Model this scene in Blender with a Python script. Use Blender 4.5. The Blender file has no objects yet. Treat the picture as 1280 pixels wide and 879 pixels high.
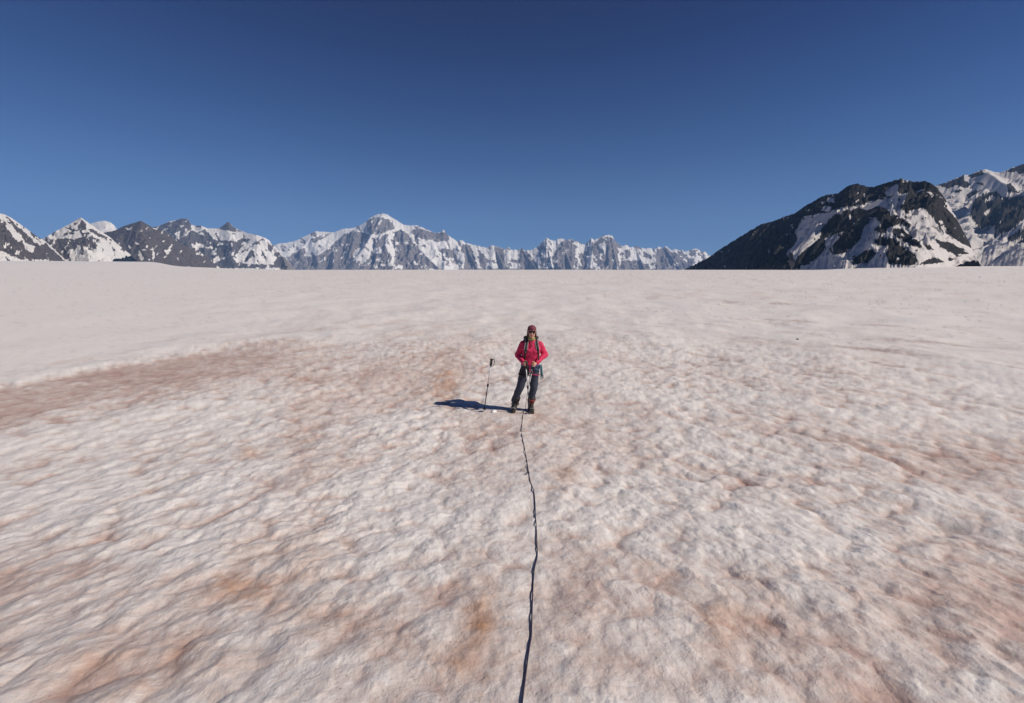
import bpy, bmesh, math, random
import numpy as np
from mathutils import Vector
from mathutils.bvhtree import BVHTree

SC = bpy.context.scene
COL = SC.collection
rad = math.radians

# ------------------------------------------------------------------ camera
PW, PH, FPX, EYE_ROW = 1280.0, 879.0, 520.0, 336.0
CAM_Z = 2.8
PITCH = math.atan((PH / 2 - EYE_ROW) / FPX)
cam_data = bpy.data.cameras.new('camera')
cam_data.sensor_width = 36.0
cam_data.lens = FPX / PW * 36.0
cam_data.clip_start = 0.05
cam_data.clip_end = 80000.0
cam = bpy.data.objects.new('camera', cam_data)
cam.location = (0, 0, CAM_Z)
cam.rotation_euler = (math.pi / 2 - PITCH, 0, 0)
COL.objects.link(cam)
SC.camera = cam

# ------------------------------------------------------------------ sun and sky
SUN_EL, SUN_AZ = rad(40.0), rad(107.0)          # azimuth clockwise from +Y
SUN_DIR = Vector((math.sin(SUN_AZ) * math.cos(SUN_EL), math.cos(SUN_AZ) * math.cos(SUN_EL), math.sin(SUN_EL)))
sun = bpy.data.lights.new('sun', 'SUN')
sun.energy = 4.2
sun.angle = rad(0.53)
sun.color = (1.0, 0.93, 0.83)
sun_o = bpy.data.objects.new('sun', sun)
sun_o.rotation_euler = SUN_DIR.to_track_quat('Z', 'Y').to_euler()
sun_o.location = (60, -20, 60)
COL.objects.link(sun_o)

world = bpy.data.worlds.new('World')
SC.world = world
world.use_nodes = True
wn, wl = world.node_tree.nodes, world.node_tree.links
wn.clear()
sky = wn.new('ShaderNodeTexSky')
sky.sky_type = 'NISHITA'
sky.sun_disc = False
sky.sun_elevation = SUN_EL
sky.sun_rotation = SUN_AZ
sky.altitude = 9000
sky.air_density = 1.0
sky.dust_density = 0.0
sky.ozone_density = 4.0
bg = wn.new('ShaderNodeBackground')
bg.inputs['Strength'].default_value = 0.15
wo = wn.new('ShaderNodeOutputWorld')
gam = wn.new('ShaderNodeGamma')
gam.inputs['Gamma'].default_value = 0.9
wl.new(sky.outputs['Color'], gam.inputs['Color'])
# colour of the high, dry air from the horizon up to the zenith
wtc = wn.new('ShaderNodeTexCoord')
wsep = wn.new('ShaderNodeSeparateXYZ')
wl.new(wtc.outputs['Generated'], wsep.inputs[0])
wr_ = wn.new('ShaderNodeValToRGB')
wr_.color_ramp.interpolation = 'B_SPLINE'
SKY_RAMP = [(0.0, (.43, .41, .38)), (.03, (.45, .44, .42)), (.118, (.55, .60, .60)), (.233, (.38, .52, .67)), (.373, (.14, .26, .53)), (.477, (.09, .13, .37)), (1.0, (.09, .12, .30))]
while len(wr_.color_ramp.elements) < len(SKY_RAMP):
    wr_.color_ramp.elements.new(0.5)
for e_, (p_, c_) in zip(wr_.color_ramp.elements, SKY_RAMP):
    e_.position = p_
    e_.color = (*c_, 1)
wl.new(wsep.outputs['Z'], wr_.inputs['Fac'])
wmul = wn.new('ShaderNodeMix')
wmul.data_type = 'RGBA'
wmul.blend_type = 'MULTIPLY'
wmul.inputs[0].default_value = 1.0
wl.new(gam.outputs['Color'], wmul.inputs[6])
wl.new(wr_.outputs['Color'], wmul.inputs[7])
wl.new(wmul.outputs[2], bg.inputs['Color'])
wl.new(bg.outputs['Background'], wo.inputs['Surface'])

SC.view_settings.view_transform = 'Standard'
SC.view_settings.look = 'None'
SC.view_settings.exposure = 0.0
SC.view_settings.gamma = 1.0
SC.render.engine = 'CYCLES'
SC.cycles.use_denoising = True
SC.cycles.max_bounces = 6
SC.cycles.volume_bounces = 1
SC.cycles.diffuse_bounces = 3

# ------------------------------------------------------------------ numeric helpers
CP, SP = math.cos(PITCH), math.sin(PITCH)


def ray(px, py):
    dx = (px - PW / 2) / FPX
    dy = -(py - PH / 2) / FPX
    return dx, CP + dy * SP, -SP + dy * CP


def at_depth(px, py, Y):
    dx, dy, dz = ray(px, py)
    t = Y / dy
    return np.array((dx * t, Y, CAM_Z + dz * t))


def survey(X, Y, Z):
    """bearing / height of world points as read from the viewpoint of the photograph"""
    dz = Z - CAM_Z
    f = np.maximum(Y * CP - dz * SP, 1e-3)
    u = Y * SP + dz * CP
    return PW / 2 + X / f * FPX, PH / 2 - u / f * FPX


def _hash(ix, iy, seed):
    h = (ix.astype(np.int64) * 374761393 + iy.astype(np.int64) * 668265263 + seed * 2147483647) & 0xFFFFFFFF
    h = ((h ^ (h >> 13)) * 1274126177) & 0xFFFFFFFF
    h = ((h ^ (h >> 16)) * 2246822519) & 0xFFFFFFFF
    return h ^ (h >> 15)


def perlin(x, y, seed=0):
    ix, iy = np.floor(x), np.floor(y)
    fx, fy = x - ix, y - iy
    ux, uy = fx * fx * fx * (fx * (fx * 6 - 15) + 10), fy * fy * fy * (fy * (fy * 6 - 15) + 10)

    def g(ox, oy):
        a = (_hash(ix + ox, iy + oy, seed) & 0xFFFF) * (2 * np.pi / 65536)
        return np.cos(a) * (fx - ox) + np.sin(a) * (fy - oy)
    n0 = g(0, 0) * (1 - ux) + g(1, 0) * ux
    n1 = g(0, 1) * (1 - ux) + g(1, 1) * ux
    return (n0 * (1 - uy) + n1 * uy) * 1.5


def fbm(x, y, seed=0, octv=4, gain=0.5):
    s, a, n = 0, 1.0, 0
    for k in range(octv):
        s = s + a * perlin(x * 2 ** k + 17.3 * k, y * 2 ** k - 9.1 * k, seed + k)
        n += a
        a *= gain
    return s / n


def ridged(x, y, seed=0, octv=4, gain=0.5):
    s, a, n = 0, 1.0, 0
    for k in range(octv):
        s = s + a * (1 - np.abs(perlin(x * 2 ** k + 5.7 * k, y * 2 ** k + 3.3 * k, seed + k)) * 2)
        n += a
        a *= gain
    return s / n


def worley(x, y, seed=0):
    """distance to the nearest and second nearest feature point"""
    ix, iy = np.floor(x), np.floor(y)
    f1 = np.full(x.shape, 9.0)
    f2 = np.full(x.shape, 9.0)
    for ox in (-1, 0, 1):
        for oy in (-1, 0, 1):
            h = _hash(ix + ox, iy + oy, seed)
            px = ix + ox + ((h & 0xFFF) / 4096.0) * 0.8 + 0.1
            py = iy + oy + (((h >> 12) & 0xFFF) / 4096.0) * 0.8 + 0.1
            d = np.hypot(px - x, py - y)
            f2 = np.minimum(f2, np.maximum(f1, d))
            f1 = np.minimum(f1, d)
    return f1, f2


def sstep(a, b, x):
    t = np.clip((x - a) / (b - a), 0, 1)
    return t * t * (3 - 2 * t)


def in_poly(px, py, poly):
    inside = np.zeros(px.shape, bool)
    n = len(poly)
    for i in range(n):
        x0, y0 = poly[i]
        x1, y1 = poly[(i + 1) % n]
        if y0 == y1:
            continue
        c = ((y0 > py) != (y1 > py)) & (px < (x1 - x0) * (py - y0) / (y1 - y0) + x0)
        inside ^= c
    return inside


def mesh_from_arrays(name, V, Q, attrs=None, smooth=True):
    me = bpy.data.meshes.new(name)
    k = Q.shape[1]
    me.vertices.add(len(V))
    me.vertices.foreach_set('co', V.astype(np.float32).ravel())
    me.loops.add(Q.size)
    me.loops.foreach_set('vertex_index', Q.astype(np.int32).ravel())
    me.polygons.add(len(Q))
    me.polygons.foreach_set('loop_start', np.arange(0, Q.size, k, dtype=np.int32))
    me.polygons.foreach_set('loop_total', np.full(len(Q), k, dtype=np.int32))
    me.polygons.foreach_set('use_smooth', np.full(len(Q), smooth))
    for n, a in (attrs or {}).items():
        at = me.attributes.new(n, 'FLOAT', 'POINT')
        at.data.foreach_set('value', a.astype(np.float32).ravel())
    me.update(calc_edges=True)
    return me


def link(name, me, mat=None, parent=None):
    o = bpy.data.objects.new(name, me)
    COL.objects.link(o)
    if mat is not None and me is not None:
        me.materials.clear()
        me.materials.append(mat)
    if parent is not None:
        o.parent = parent
    return o


def tag(o, label=None, cat=None, group=None, kind=None):
    for k, v in (('label', label), ('category', cat), ('group', group), ('kind', kind)):
        if v:
            o[k] = v
    return o


# ------------------------------------------------------------------ materials
def new_mat(name):
    m = bpy.data.materials.new(name)
    m.use_nodes = True
    nt = m.node_tree
    return m, nt.nodes, nt.links, nt.nodes['Principled BSDF']


def node(N, t, **kw):
    n = N.new(t)
    for k, v in kw.items():
        setattr(n, k, v)
    return n


def mix_col(N, L, fac, a, b):
    n = N.new('ShaderNodeMix')
    n.data_type = 'RGBA'
    if isinstance(fac, float):
        n.inputs[0].default_value = fac
    else:
        L.new(fac, n.inputs[0])
    for i, c in ((6, a), (7, b)):
        if isinstance(c, tuple):
            n.inputs[i].default_value = (*c, 1)
        else:
            L.new(c, n.inputs[i])
    return n.outputs[2]


def math_n(N, L, op, a, b=None, clamp=False):
    n = N.new('ShaderNodeMath')
    n.operation = op
    n.use_clamp = clamp
    for i, v in enumerate((a, b)):
        if v is None:
            continue
        if isinstance(v, (int, float)):
            n.inputs[i].default_value = v
        else:
            L.new(v, n.inputs[i])
    return n.outputs[0]


def noise_n(N, L, vec, scale, detail=4, rough=0.55):
    n = N.new('ShaderNodeTexNoise')
    n.inputs['Scale'].default_value = scale
    n.inputs['Detail'].default_value = detail
    n.inputs['Roughness'].default_value = rough
    if vec is not None:
        L.new(vec, n.inputs['Vector'])
    return n.outputs['Fac']


def ramp_n(N, L, fac, stops):
    n = N.new('ShaderNodeValToRGB')
    els = n.color_ramp.elements
    while len(els) < len(stops):
        els.new(0.5)
    for e, (p, c) in zip(els, stops):
        e.position = p
        e.color = (*c, 1) if len(c) == 3 else c
    L.new(fac, n.inputs['Fac'])
    return n.outputs['Color']


def simple_mat(name, color, rough=0.7, metal=0.0, var=0.18, scale=60.0, bump=0.0, bscale=300.0, coat=0.0, weave=0.0):
    """a plain colour with fine grain and wear"""
    m, N, L, B = new_mat(name)
    tc = N.new('ShaderNodeTexCoord')
    n = noise_n(N, L, tc.outputs['Object'], scale, 5)
    lo = tuple(c * (1 - var) for c in color)
    hi = tuple(min(1, c * (1 + var)) for c in color)
    L.new(ramp_n(N, L, n, [(0.3, lo), (0.7, hi)]), B.inputs['Base Color'])
    B.inputs['Roughness'].default_value = rough
    B.inputs['Metallic'].default_value = metal
    if bump:
        b = N.new('ShaderNodeBump')
        b.inputs['Strength'].default_value = bump
        b.inputs['Distance'].default_value = 0.004
        L.new(noise_n(N, L, tc.outputs['Object'], bscale, 3), b.inputs['Height'])
        L.new(b.outputs['Normal'], B.inputs['Normal'])
    return m


# ------------------------------------------------------------------ the glacier
def ground_base(x, y):
    """large shape of the snowfield: the photographer's gentle rise, the flat, the edge and the valley beyond"""
    r = np.hypot(x, y)
    near = 1.12 * np.clip(1 - (y + 0.35 * np.abs(x) * 0.3) / 8.6, 0, 1.6) ** 2 * np.exp(-(np.abs(x) / 14.0) ** 2)
    und = 0.10 * fbm(x / 14.0 + 3.1, y / 11.0, 51, 2) * sstep(2, 9, r)
    und = und + 0.35 * fbm(x / 70.0, y / 55.0 + 8.0, 53, 2) * sstep(18, 60, r) * (1 - sstep(150, 500, r))
    a = x / np.maximum(y, 1.0)
    left = sstep(-0.50, -0.86, a) * (y > 0)
    right = sstep(0.62, 0.78, a) * (y > 0)
    far = -(np.maximum(r - 1250.0, 0) ** 1.35) * 0.0065
    far = np.maximum(far, -380.0)
    up = np.maximum(r - 700.0, 0) * 0.0150
    upr = 10.0 * sstep(520, 1250, y) * sstep(0.68, 0.95, a)
    return near + und + far * (1 - left) * (1 - right) + np.minimum(up, 60) * left + upr * right * (1 - left)


def ground_hit(px, py):
    dx, dy, dz = ray(px, py)
    t = 0.5
    for _ in range(4000):
        x, y, z = dx * t, dy * t, CAM_Z + dz * t
        g = float(ground_base(np.array([x]), np.array([y]))[0])
        if z - g < 0.001:
            break
        t += max(0.0015, (z - g) * 0.5)
    return x, y


# dirt patches read from the photograph: pixel centre, size across / along in pixels, strength, kind (0 pink dust, 1 orange dust)
PATCH = [(305, 742, 28, 18, .9, 1), (385, 592, 16, 34, .5, 0), (335, 690, 45, 16, .35, 1), (570, 845, 16, 14, .55, 1),
         (603, 782, 10, 16, .6, 1), (598, 800, 26, 34, .35, 1), (575, 722, 18, 12, .4, 0), (625, 690, 30, 16, .35, 0),
         (708, 596, 14, 9, .7, 1), (557, 488, 9, 16, .6, 1), (556, 470, 22, 24, .3, 1), (310, 568, 12, 7, .6, 1),
         (915, 780, 26, 34, .55, 1), (950, 810, 70, 34, .55, 0), (1130, 740, 110, 46, .55, 0), (1230, 770, 60, 50, .45, 0),
         (1020, 855, 80, 26, .6, 0), (830, 850, 60, 26, .3, 0), (1190, 590, 110, 22, .6, 0), (1040, 556, 60, 7, .6, 0),
         (955, 540, 50, 6, .45, 0), (550, 440, 50, 9, .5, 0), (730, 440, 60, 9, .4, 0), (640, 545, 24, 26, .45, 0),
         (720, 500, 40, 10, .35, 0), (780, 560, 60, 14, .3, 0), (70, 830, 120, 50, .5, 0), (180, 850, 110, 30, .45, 1),
         (120, 745, 90, 22, .3, 0), (30, 700, 60, 30, .35, 0), (740, 690, 40, 40, .25, 0), (770, 760, 50, 30, .3, 0),
         (430, 500, 60, 12, .45, 0), (470, 470, 60, 10, .45, 0), (700, 800, 26, 40, .25, 0), (420, 800, 60, 22, .3, 1),
         (1250, 600, 50, 20, .4, 0), (880, 600, 50, 14, .25, 0), (860, 470, 90, 10, .2, 0), (395, 730, 24, 40, .3, 1),
         (520, 650, 100, 75, .6, 2), (860, 650, 130, 45, .6, 2), (320, 620, 80, 55, .4, 2), (560, 760, 60, 50, .5, 2), (480, 390, 120, 22, .5, 2),
         (760, 640, 60, 40, .4, 2), (1060, 660, 70, 26, .4, 2), (900, 720, 60, 30, .4, 2), (1180, 640, 60, 16, .5, 2), (620, 620, 30, 30, .3, 2), (200, 640, 90, 40, .3, 2),
         (480, 455, 110, 18, .35, 0), (380, 470, 90, 14, .35, 0), (420, 540, 60, 30, .3, 0), (700, 560, 60, 30, .35, 0), (590, 560, 30, 30, .3, 0), (1200, 560, 80, 14, .35, 0), (372, 560, 16, 60, .45, 0), (350, 640, 18, 50, .35, 0), (600, 800, 14, 60, .35, 1), (690, 640, 16, 60, .35, 0), (740, 720, 18, 60, .35, 0), (610, 560, 14, 40, .4, 0)]
# long furrows and meltwater lines: pixel polyline, width px, depth
FURROW = [([(930, 399), (985, 405)], 1.2, .03), ([(985, 408), (1045, 412)], 1.6, .05), ([(1060, 400), (1100, 402)], 1.2, .03),
          ([(960, 426), (1100, 439), (1280, 461)], 1.6, .03), ([(1040, 447), (1180, 466), (1280, 483)], 1.8, .03),
          ([(1000, 462), (1130, 476), (1280, 492)], 1.6, .03), ([(900, 448), (1020, 460)], 1.5, .02),
          ([(1145, 493), (1210, 503), (1280, 512)], 1.6, .04), ([(985, 540), (1060, 560), (1150, 590)], 4, .04),
          ([(690, 520), (780, 572), (860, 600)], 5, .025), ([(600, 545), (625, 575), (658, 600)], 5, .03),
          ([(540, 425), (600, 462), (640, 480)], 3, .02), ([(750, 455), (900, 500), (1100, 570), (1280, 650)], 6, .02)]
for _y in (392, 418, 437, 452, 473, 489, 503, 521, 540):
    _o = (_y * 37) % 130
    FURROW.append(([(830 + _o, 337 + (_y - 337) * (870 + _o) / 1320), (1060, 337 + (_y - 337) * 1100 / 1320 + 1), (1300, _y + 1)], 1.3, .03))
HOLLOW = [(1184, 662, 26, 9, .045), (1165, 646, 24, 5, .02), (1108, 640, 9, 4, .02), (1250, 820, 22, 14, .025),
          (1130, 775, 26, 14, .022), (1220, 852, 14, 16, .02), (1000, 760, 16, 14, .018),
          (560, 640, 16, 20, .02), (690, 745, 12, 26, .02)]

BAND_TOP = [(-260, 545), (-80, 500), (0, 480), (60, 469), (140, 455), (220, 441), (300, 429), (360, 424)]
BAND_LOW = [(520, 430), (430, 448), (320, 468), (200, 492), (100, 514), (0, 540), (-120, 575), (-260, 620)]


def ground_fields(x, y, spacing):
    """height relief, dust, orange dust and wet grey ice for every vertex of the sheet"""
    def lod(lam):
        return sstep(1.4, 3.2, lam / spacing)
    wr = sstep(-2.5, 2.5, x + 0.35 * fbm(x / 3, y / 3, 7, 2) * 4 - 0.15 * y)      # 0 = left field, 1 = right field

    def rot(deg):
        c, s = math.cos(rad(deg)), math.sin(rad(deg))
        return x * c - y * s, x * s + y * c      # across, along (heading deg clockwise from +Y)
    uL, vL = rot(24.0)
    uR, vR = rot(-44.0)
    wx = 0.10 * fbm(x / 0.36, y / 0.36, 11, 3)
    wy = 0.10 * fbm(x / 0.36 + 40, y / 0.36, 12, 3)

    def cups(u, v, s, asp, seed):
        f1, f2 = worley((u + wx) / s, (v + wy) / (s * asp), seed)
        return np.clip(f1, 0, 1.1) ** 2, f2 - f1
    hL, eL = cups(uL, vL, 0.20, 1.0, 21)
    hR, eR = cups(uR, vR, 0.20, 1.0, 22)
    hL2, _ = cups(uL, vL, 0.29, 1.15, 23)
    hR2, _ = cups(uR, vR, 0.29, 1.0, 24)
    cup = (hL * (1 - wr) + hR * wr)
    cup2 = (hL2 * (1 - wr) + hR2 * wr)
    amp = 0.75 + 0.9 * fbm(x / 2.2, y / 2.2, 31, 2)
    amp = np.clip(amp, 0.25, 1.5)
    big = (fbm(uL / 1.1, vL / 1.3, 61, 3) * (1 - wr) + fbm(uR / 1.0, vR / 1.5, 62, 3) * wr)
    mid = (fbm(uL / 0.26, vL / 0.26, 63, 3) * (1 - wr) + fbm(uR / 0.26, vR / 0.32, 64, 3) * wr)
    fine = fbm(x / 0.085, y / 0.085, 65, 3)
    sgn = sstep(-0.25, 0.25, fbm(x / 1.6, y / 1.6, 32, 2) - 0.12)          # bowls here, domes there
    h = 0.026 * (cup - 0.35) * lod(0.3) * amp * (1.9 * sgn - 1.1) - 0.046 * (cup2 - 0.35) * lod(0.45) * (0.5 + 0.5 * amp)
    h = h + 0.032 * big * lod(1.2) + 0.034 * mid * lod(0.4) + 0.011 * fine * (0.4 + 0.6 * sstep(-.1, .3, mid)) * lod(0.09)
    h = h + 0.10 * fbm(x / 5.0, y / 5.0, 66, 2) * lod(5)
    low2 = (0.75 - cup2) * sgn + cup2 * (1 - sgn)
    low1 = (0.75 - cup) * sgn + cup * (1 - sgn)
    hf = 0
    for k, lam in enumerate((0.9, 1.8, 3.6, 7.2, 14.4, 28.8)):
        wv = fbm(x / lam * 1.25 + 3.7 * k, y / lam - 5.1 * k, 140 + k, 2)
        hf = hf + 0.030 * lam ** 0.85 * wv * lod(lam * 1.3) * sstep(1.5 * lam, 5 * lam, np.hypot(x, y))
        far_tone = wv if k == 0 else far_tone * (1 - lod(lam * 1.0) * 0.5) + wv * 0.6 * lod(lam * 1.3)
    hf = hf * (1 - sstep(250, 900, np.hypot(x, y)))
    h = h + hf
    hollow = (sstep(0.10, 0.75, cup2) - 0.42) * 0.85 * (0.5 + 0.5 * amp) + 0.35 + (sstep(0.2, 0.8, low1) - 0.4) * 0.3
    # dust
    streak = fbm(uL / 0.9, vL / 5.0, 71, 4) * (1 - wr) + fbm(uR / 0.8, vR / 5.5, 72, 4) * wr
    cloud = fbm(x / 4.5, y / 4.5, 73, 3)
    dust = 0.31 + 0.24 * streak + 0.08 * cloud + 0.62 * (hollow - 0.35) * lod(0.4) - 0.30 * big - 0.40 * mid * lod(0.4) - 0.25 * fine * lod(0.15)
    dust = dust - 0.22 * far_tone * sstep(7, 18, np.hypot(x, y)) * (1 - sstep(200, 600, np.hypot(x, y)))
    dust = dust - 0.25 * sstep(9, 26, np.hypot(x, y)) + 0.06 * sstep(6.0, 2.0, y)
    px, py = survey(x, y, ground_base(x, y))
    jx = 1 + 0.0 * px
    org = 0.22 * sstep(0.25, 0.6, fbm(x / 0.8, y / 0.8, 81, 4)) * sstep(0.0, 0.3, cloud)
    wet = np.zeros_like(x)
    wob = fbm(x / 0.35, y / 0.35, 83, 4)
    front = y > 0.2
    # broad pink trough at the left
    tx = np.array([p[0] for p in BAND_TOP], float)
    ty = np.array([p[1] for p in BAND_TOP], float)
    lx = np.array([p[0] for p in BAND_LOW][::-1], float)
    ly = np.array([p[1] for p in BAND_LOW][::-1], float)
    top = np.interp(px, tx, ty) + wob * 5 + 5 * fbm(x / 3.0, y / 3.0, 84, 2)
    low = np.interp(px, lx, ly) + wob * 16
    b = sstep(-3.0, 7.0, py - top - 4 * wob) * sstep(22, -26, py - low) * sstep(520, 200, px) * front
    dust = dust + 0.62 * b
    rim = np.exp(-((py - top + 4) / 4.0) ** 2) * sstep(380, 200, px) * front
    dust = dust - 0.12 * rim
    h = h * (1 - 0.45 * b) - 0.08 * b * lod(2) + 0.012 * rim
    # calm, smooth snow on the far left
    calm = sstep(4, 24, top - py) * sstep(420, 120, px) * front
    dust = dust - 0.20 * calm
    h = h * (1 - 0.7 * calm)
    for (cx, cy, sx, sy, st, kind) in PATCH:
        q = ((px - cx) / (sx * 1.5)) ** 2 + ((py - cy) / (sy * 1.5)) ** 2
        m = np.where(front & (q < 9), np.exp(-q * (1.0 + 1.1 * wob)), 0) * np.clip(0.75 + 1.1 * mid, 0, 1.5) * st
        dust = dust + (0.52, 0.26, -0.24)[kind] * m
        if kind == 1:
            org = org + 1.0 * m
    for (pts, w, dep) in FURROW:
        best = np.full(x.shape, 1e3)
        for (x0, y0), (x1, y1) in zip(pts, pts[1:]):
            t = np.clip(((px - x0) * (x1 - x0) + (py - y0) * (y1 - y0)) / ((x1 - x0) ** 2 + (y1 - y0) ** 2), 0, 1)
            best = np.minimum(best, np.hypot(px - x0 - t * (x1 - x0), py - y0 - t * (y1 - y0)))
        brk = np.clip(0.35 + 2.6 * fbm(x / (2.2 if w < 2 else 0.7), y / 3.0, 87, 3), 0, 1.3)
        m = np.exp(-((best + 1.6 * w * wob) / (w * 0.9)) ** 2) * front * brk
        dust = dust + 0.36 * m
        if w < 2:
            wet = wet + 0.3 * m
        h = h - 0.6 * dep * m
    for (cx, cy, sx, sy, dep) in HOLLOW:
        qx, qy = (px - cx) / sx, (py - cy + 4 * wob) / sy
        m = np.where(front, np.exp(-(qx ** 2 + qy ** 2)), 0)
        h = h - dep * m * lod(0.2)
        edge = np.where(front, np.exp(-qx ** 2 - ((qy + 0.75) / 0.45) ** 2), 0)
        wet = wet + 1.0 * edge * dep * 22
    wet = wet + 0.75 * sstep(0.12, 0.5, fbm(uR / 0.22, vR / 0.3, 91, 4)) * sstep(-0.15, 0.35, fbm(x / 1.8, y / 1.8, 92, 2)) * wr
    wet = wet + 0.30 * sstep(0.15, 0.55, fbm(uL / 0.2, vL / 0.5, 93, 4)) * (1 - wr)
    # the worn trail along the rope
    trail = np.exp(-((px - 655) / (10 + (py - 510) * 0.09)) ** 2) * (py > 505) * front
    h = h * (1 - 0.25 * trail)
    flat = np.exp(-(((x - PERSON[0] + 0.25) / 0.9) ** 2 + ((y - PERSON[1]) / 0.55) ** 2) ** 2)
    h = h * (1 - 0.8 * flat)
    return h, np.clip(dust, 0, 1.3), np.clip(org, 0, 1), np.clip(wet, 0, 1), flat


PERSON = ground_hit(654.5, 513.0)
print('person stands at', PERSON)

th = np.concatenate([np.linspace(-180, -60, 26)[:-1], np.linspace(-60, 60, 1180), np.linspace(60, 180, 26)[1:-1]])
rows = [0.35]
while rows[-1] < 20000:
    r_ = rows[-1]
    if r_ < 1.5:
        rows.append(r_ + 0.05)
    elif r_ < 400:
        rows.append(r_ + max(0.0085, r_ * r_ / (2.5 * 416) * 0.80))
    else:
        rows.append(r_ * 1.06)
rows = np.array(rows)
nr, nt_ = len(rows), len(th)
TH, RR = np.meshgrid(np.radians(th), rows)
GX, GY = RR * np.sin(TH), RR * np.cos(TH)
dr = np.gradient(rows)[:, None]
dth = np.radians(np.gradient(th))[None, :]
SPC = np.maximum(dr * 0.75, np.minimum(RR * dth, 50)) + 0 * RR
gx, gy, gs = GX.ravel(), GY.ravel(), SPC.ravel()
hh, dust, org, wet, flat = ground_fields(gx, gy, gs)
gz = ground_base(gx, gy) + hh
V = np.stack([gx, gy, gz], 1)
I = np.arange(nr * nt_).reshape(nr, nt_)
A = I[:-1, :]
Bq = I[1:, :]
Q = np.stack([A, Bq, np.roll(Bq, -1, 1), np.roll(A, -1, 1)], -1).reshape(-1, 4)[:, ::-1]
# close the middle
V = np.vstack([V, [[0, 0, float(ground_base(np.zeros(1), np.zeros(1))[0])]]])
cap = np.stack([I[0], np.roll(I[0], -1), np.full(nt_, len(V) - 1), np.full(nt_, len(V) - 1)], 1)
pad = lambda a: np.append(a, 0.3)
me_ground = mesh_from_arrays('glacier', V, Q, {'dust': pad(dust), 'orange': pad(org), 'wet': pad(wet)})
bm = bmesh.new()
bm.from_mesh(me_ground)
bm.verts.ensure_lookup_table()
c = bm.verts[len(V) - 1]
for i in range(nt_):
    a, b = bm.verts[int(I[0, i])], bm.verts[int(I[0, (i + 1) % nt_])]
    f = bm.faces.new((a, c, b))
    f.smooth = True
bm.normal_update()
bm.to_mesh(me_ground)
bm.free()
G_Z = V[:-1, 2].reshape(nr, nt_)


def ground_z(x, y):
    """height of the finished snow sheet under a point (bilinear in the sheet's own grid)"""
    r, t = math.hypot(x, y), math.degrees(math.atan2(x, y))
    i = min(max(np.searchsorted(rows, r) - 1, 0), nr - 2)
    j = min(max(np.searchsorted(th, t) - 1, 0), nt_ - 2)
    fr = min(max((r - rows[i]) / (rows[i + 1] - rows[i]), 0), 1)
    ft = (t - th[j]) / (th[j + 1] - th[j])
    return float((G_Z[i, j] * (1 - ft) + G_Z[i, j + 1] * ft) * (1 - fr) + (G_Z[i + 1, j] * (1 - ft) + G_Z[i + 1, j + 1] * ft) * fr)


def make_glacier_mat():
    m, N, L, B = new_mat('dusty_old_snow')
    tc = N.new('ShaderNodeTexCoord')
    P = tc.outputs['Object']

    def attr(n):
        a = N.new('ShaderNodeAttribute')
        a.attribute_name = n
        return a.outputs['Fac']
    n1 = noise_n(N, L, P, 9.0, 6, 0.65)
    n2 = noise_n(N, L, P, 45.0, 5, 0.7)
    n3 = noise_n(N, L, P, 0.6, 5, 0.6)
    n4 = noise_n(N, L, P, 2.6, 6, 0.7)
    d = math_n(N, L, 'ADD', attr('dust'), math_n(N, L, 'MULTIPLY', math_n(N, L, 'SUBTRACT', n1, 0.5), 0.75))
    d = math_n(N, L, 'ADD', d, math_n(N, L, 'MULTIPLY', math_n(N, L, 'SUBTRACT', n2, 0.5), 0.60))
    d = math_n(N, L, 'ADD', d, math_n(N, L, 'MULTIPLY', math_n(N, L, 'SUBTRACT', n3, 0.5), 0.35))
    d = math_n(N, L, 'ADD', d, math_n(N, L, 'MULTIPLY', math_n(N, L, 'SUBTRACT', n4, 0.5), 0.60), True)
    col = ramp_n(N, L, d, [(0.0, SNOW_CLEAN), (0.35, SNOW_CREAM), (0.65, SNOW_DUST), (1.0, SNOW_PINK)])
    o = math_n(N, L, 'MULTIPLY', attr('orange'), math_n(N, L, 'MULTIPLY', n1, 1.7), True)
    col = mix_col(N, L, o, col, (0.52, 0.30, 0.19))
    w = math_n(N, L, 'MULTIPLY', attr('wet'), math_n(N, L, 'MULTIPLY', n2, 1.6), True)
    col = mix_col(N, L, math_n(N, L, 'MULTIPLY', w, 0.8), col, (0.30, 0.285, 0.285))
    # dark specks of grit
    sp = noise_n(N, L, P, 28.0, 2, 0.5)
    spk = ramp_n(N, L, sp, [(0.67, (0, 0, 0)), (0.75, (1, 1, 1))])
    col = mix_col(N, L, math_n(N, L, 'MULTIPLY', spk, 0.45), col, (0.20, 0.15, 0.12))
    L.new(col, B.inputs['Base Color'])
    B.inputs['Roughness'].default_value = 0.75
    B.inputs['Specular IOR Level'].default_value = 0.25
    bsum = math_n(N, L, 'ADD', math_n(N, L, 'ADD', n1, math_n(N, L, 'MULTIPLY', n4, 1.2)), math_n(N, L, 'MULTIPLY', n2, 0.5))
    b = N.new('ShaderNodeBump')
    b.inputs['Strength'].default_value = 0.65
    b.inputs['Distance'].default_value = 0.022
    L.new(bsum, b.inputs['Height'])
    L.new(b.outputs['Normal'], B.inputs['Normal'])
    return m


SNOW_CLEAN = (0.80, 0.75, 0.72)
SNOW_CREAM = (0.70, 0.605, 0.56)
SNOW_DUST = (0.59, 0.455, 0.405)
SNOW_PINK = (0.49, 0.335, 0.29)
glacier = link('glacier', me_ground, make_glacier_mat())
tag(glacier, 'wide flat glacier of old snow stained with pink and orange dust', 'glacier', kind='structure')


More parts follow.
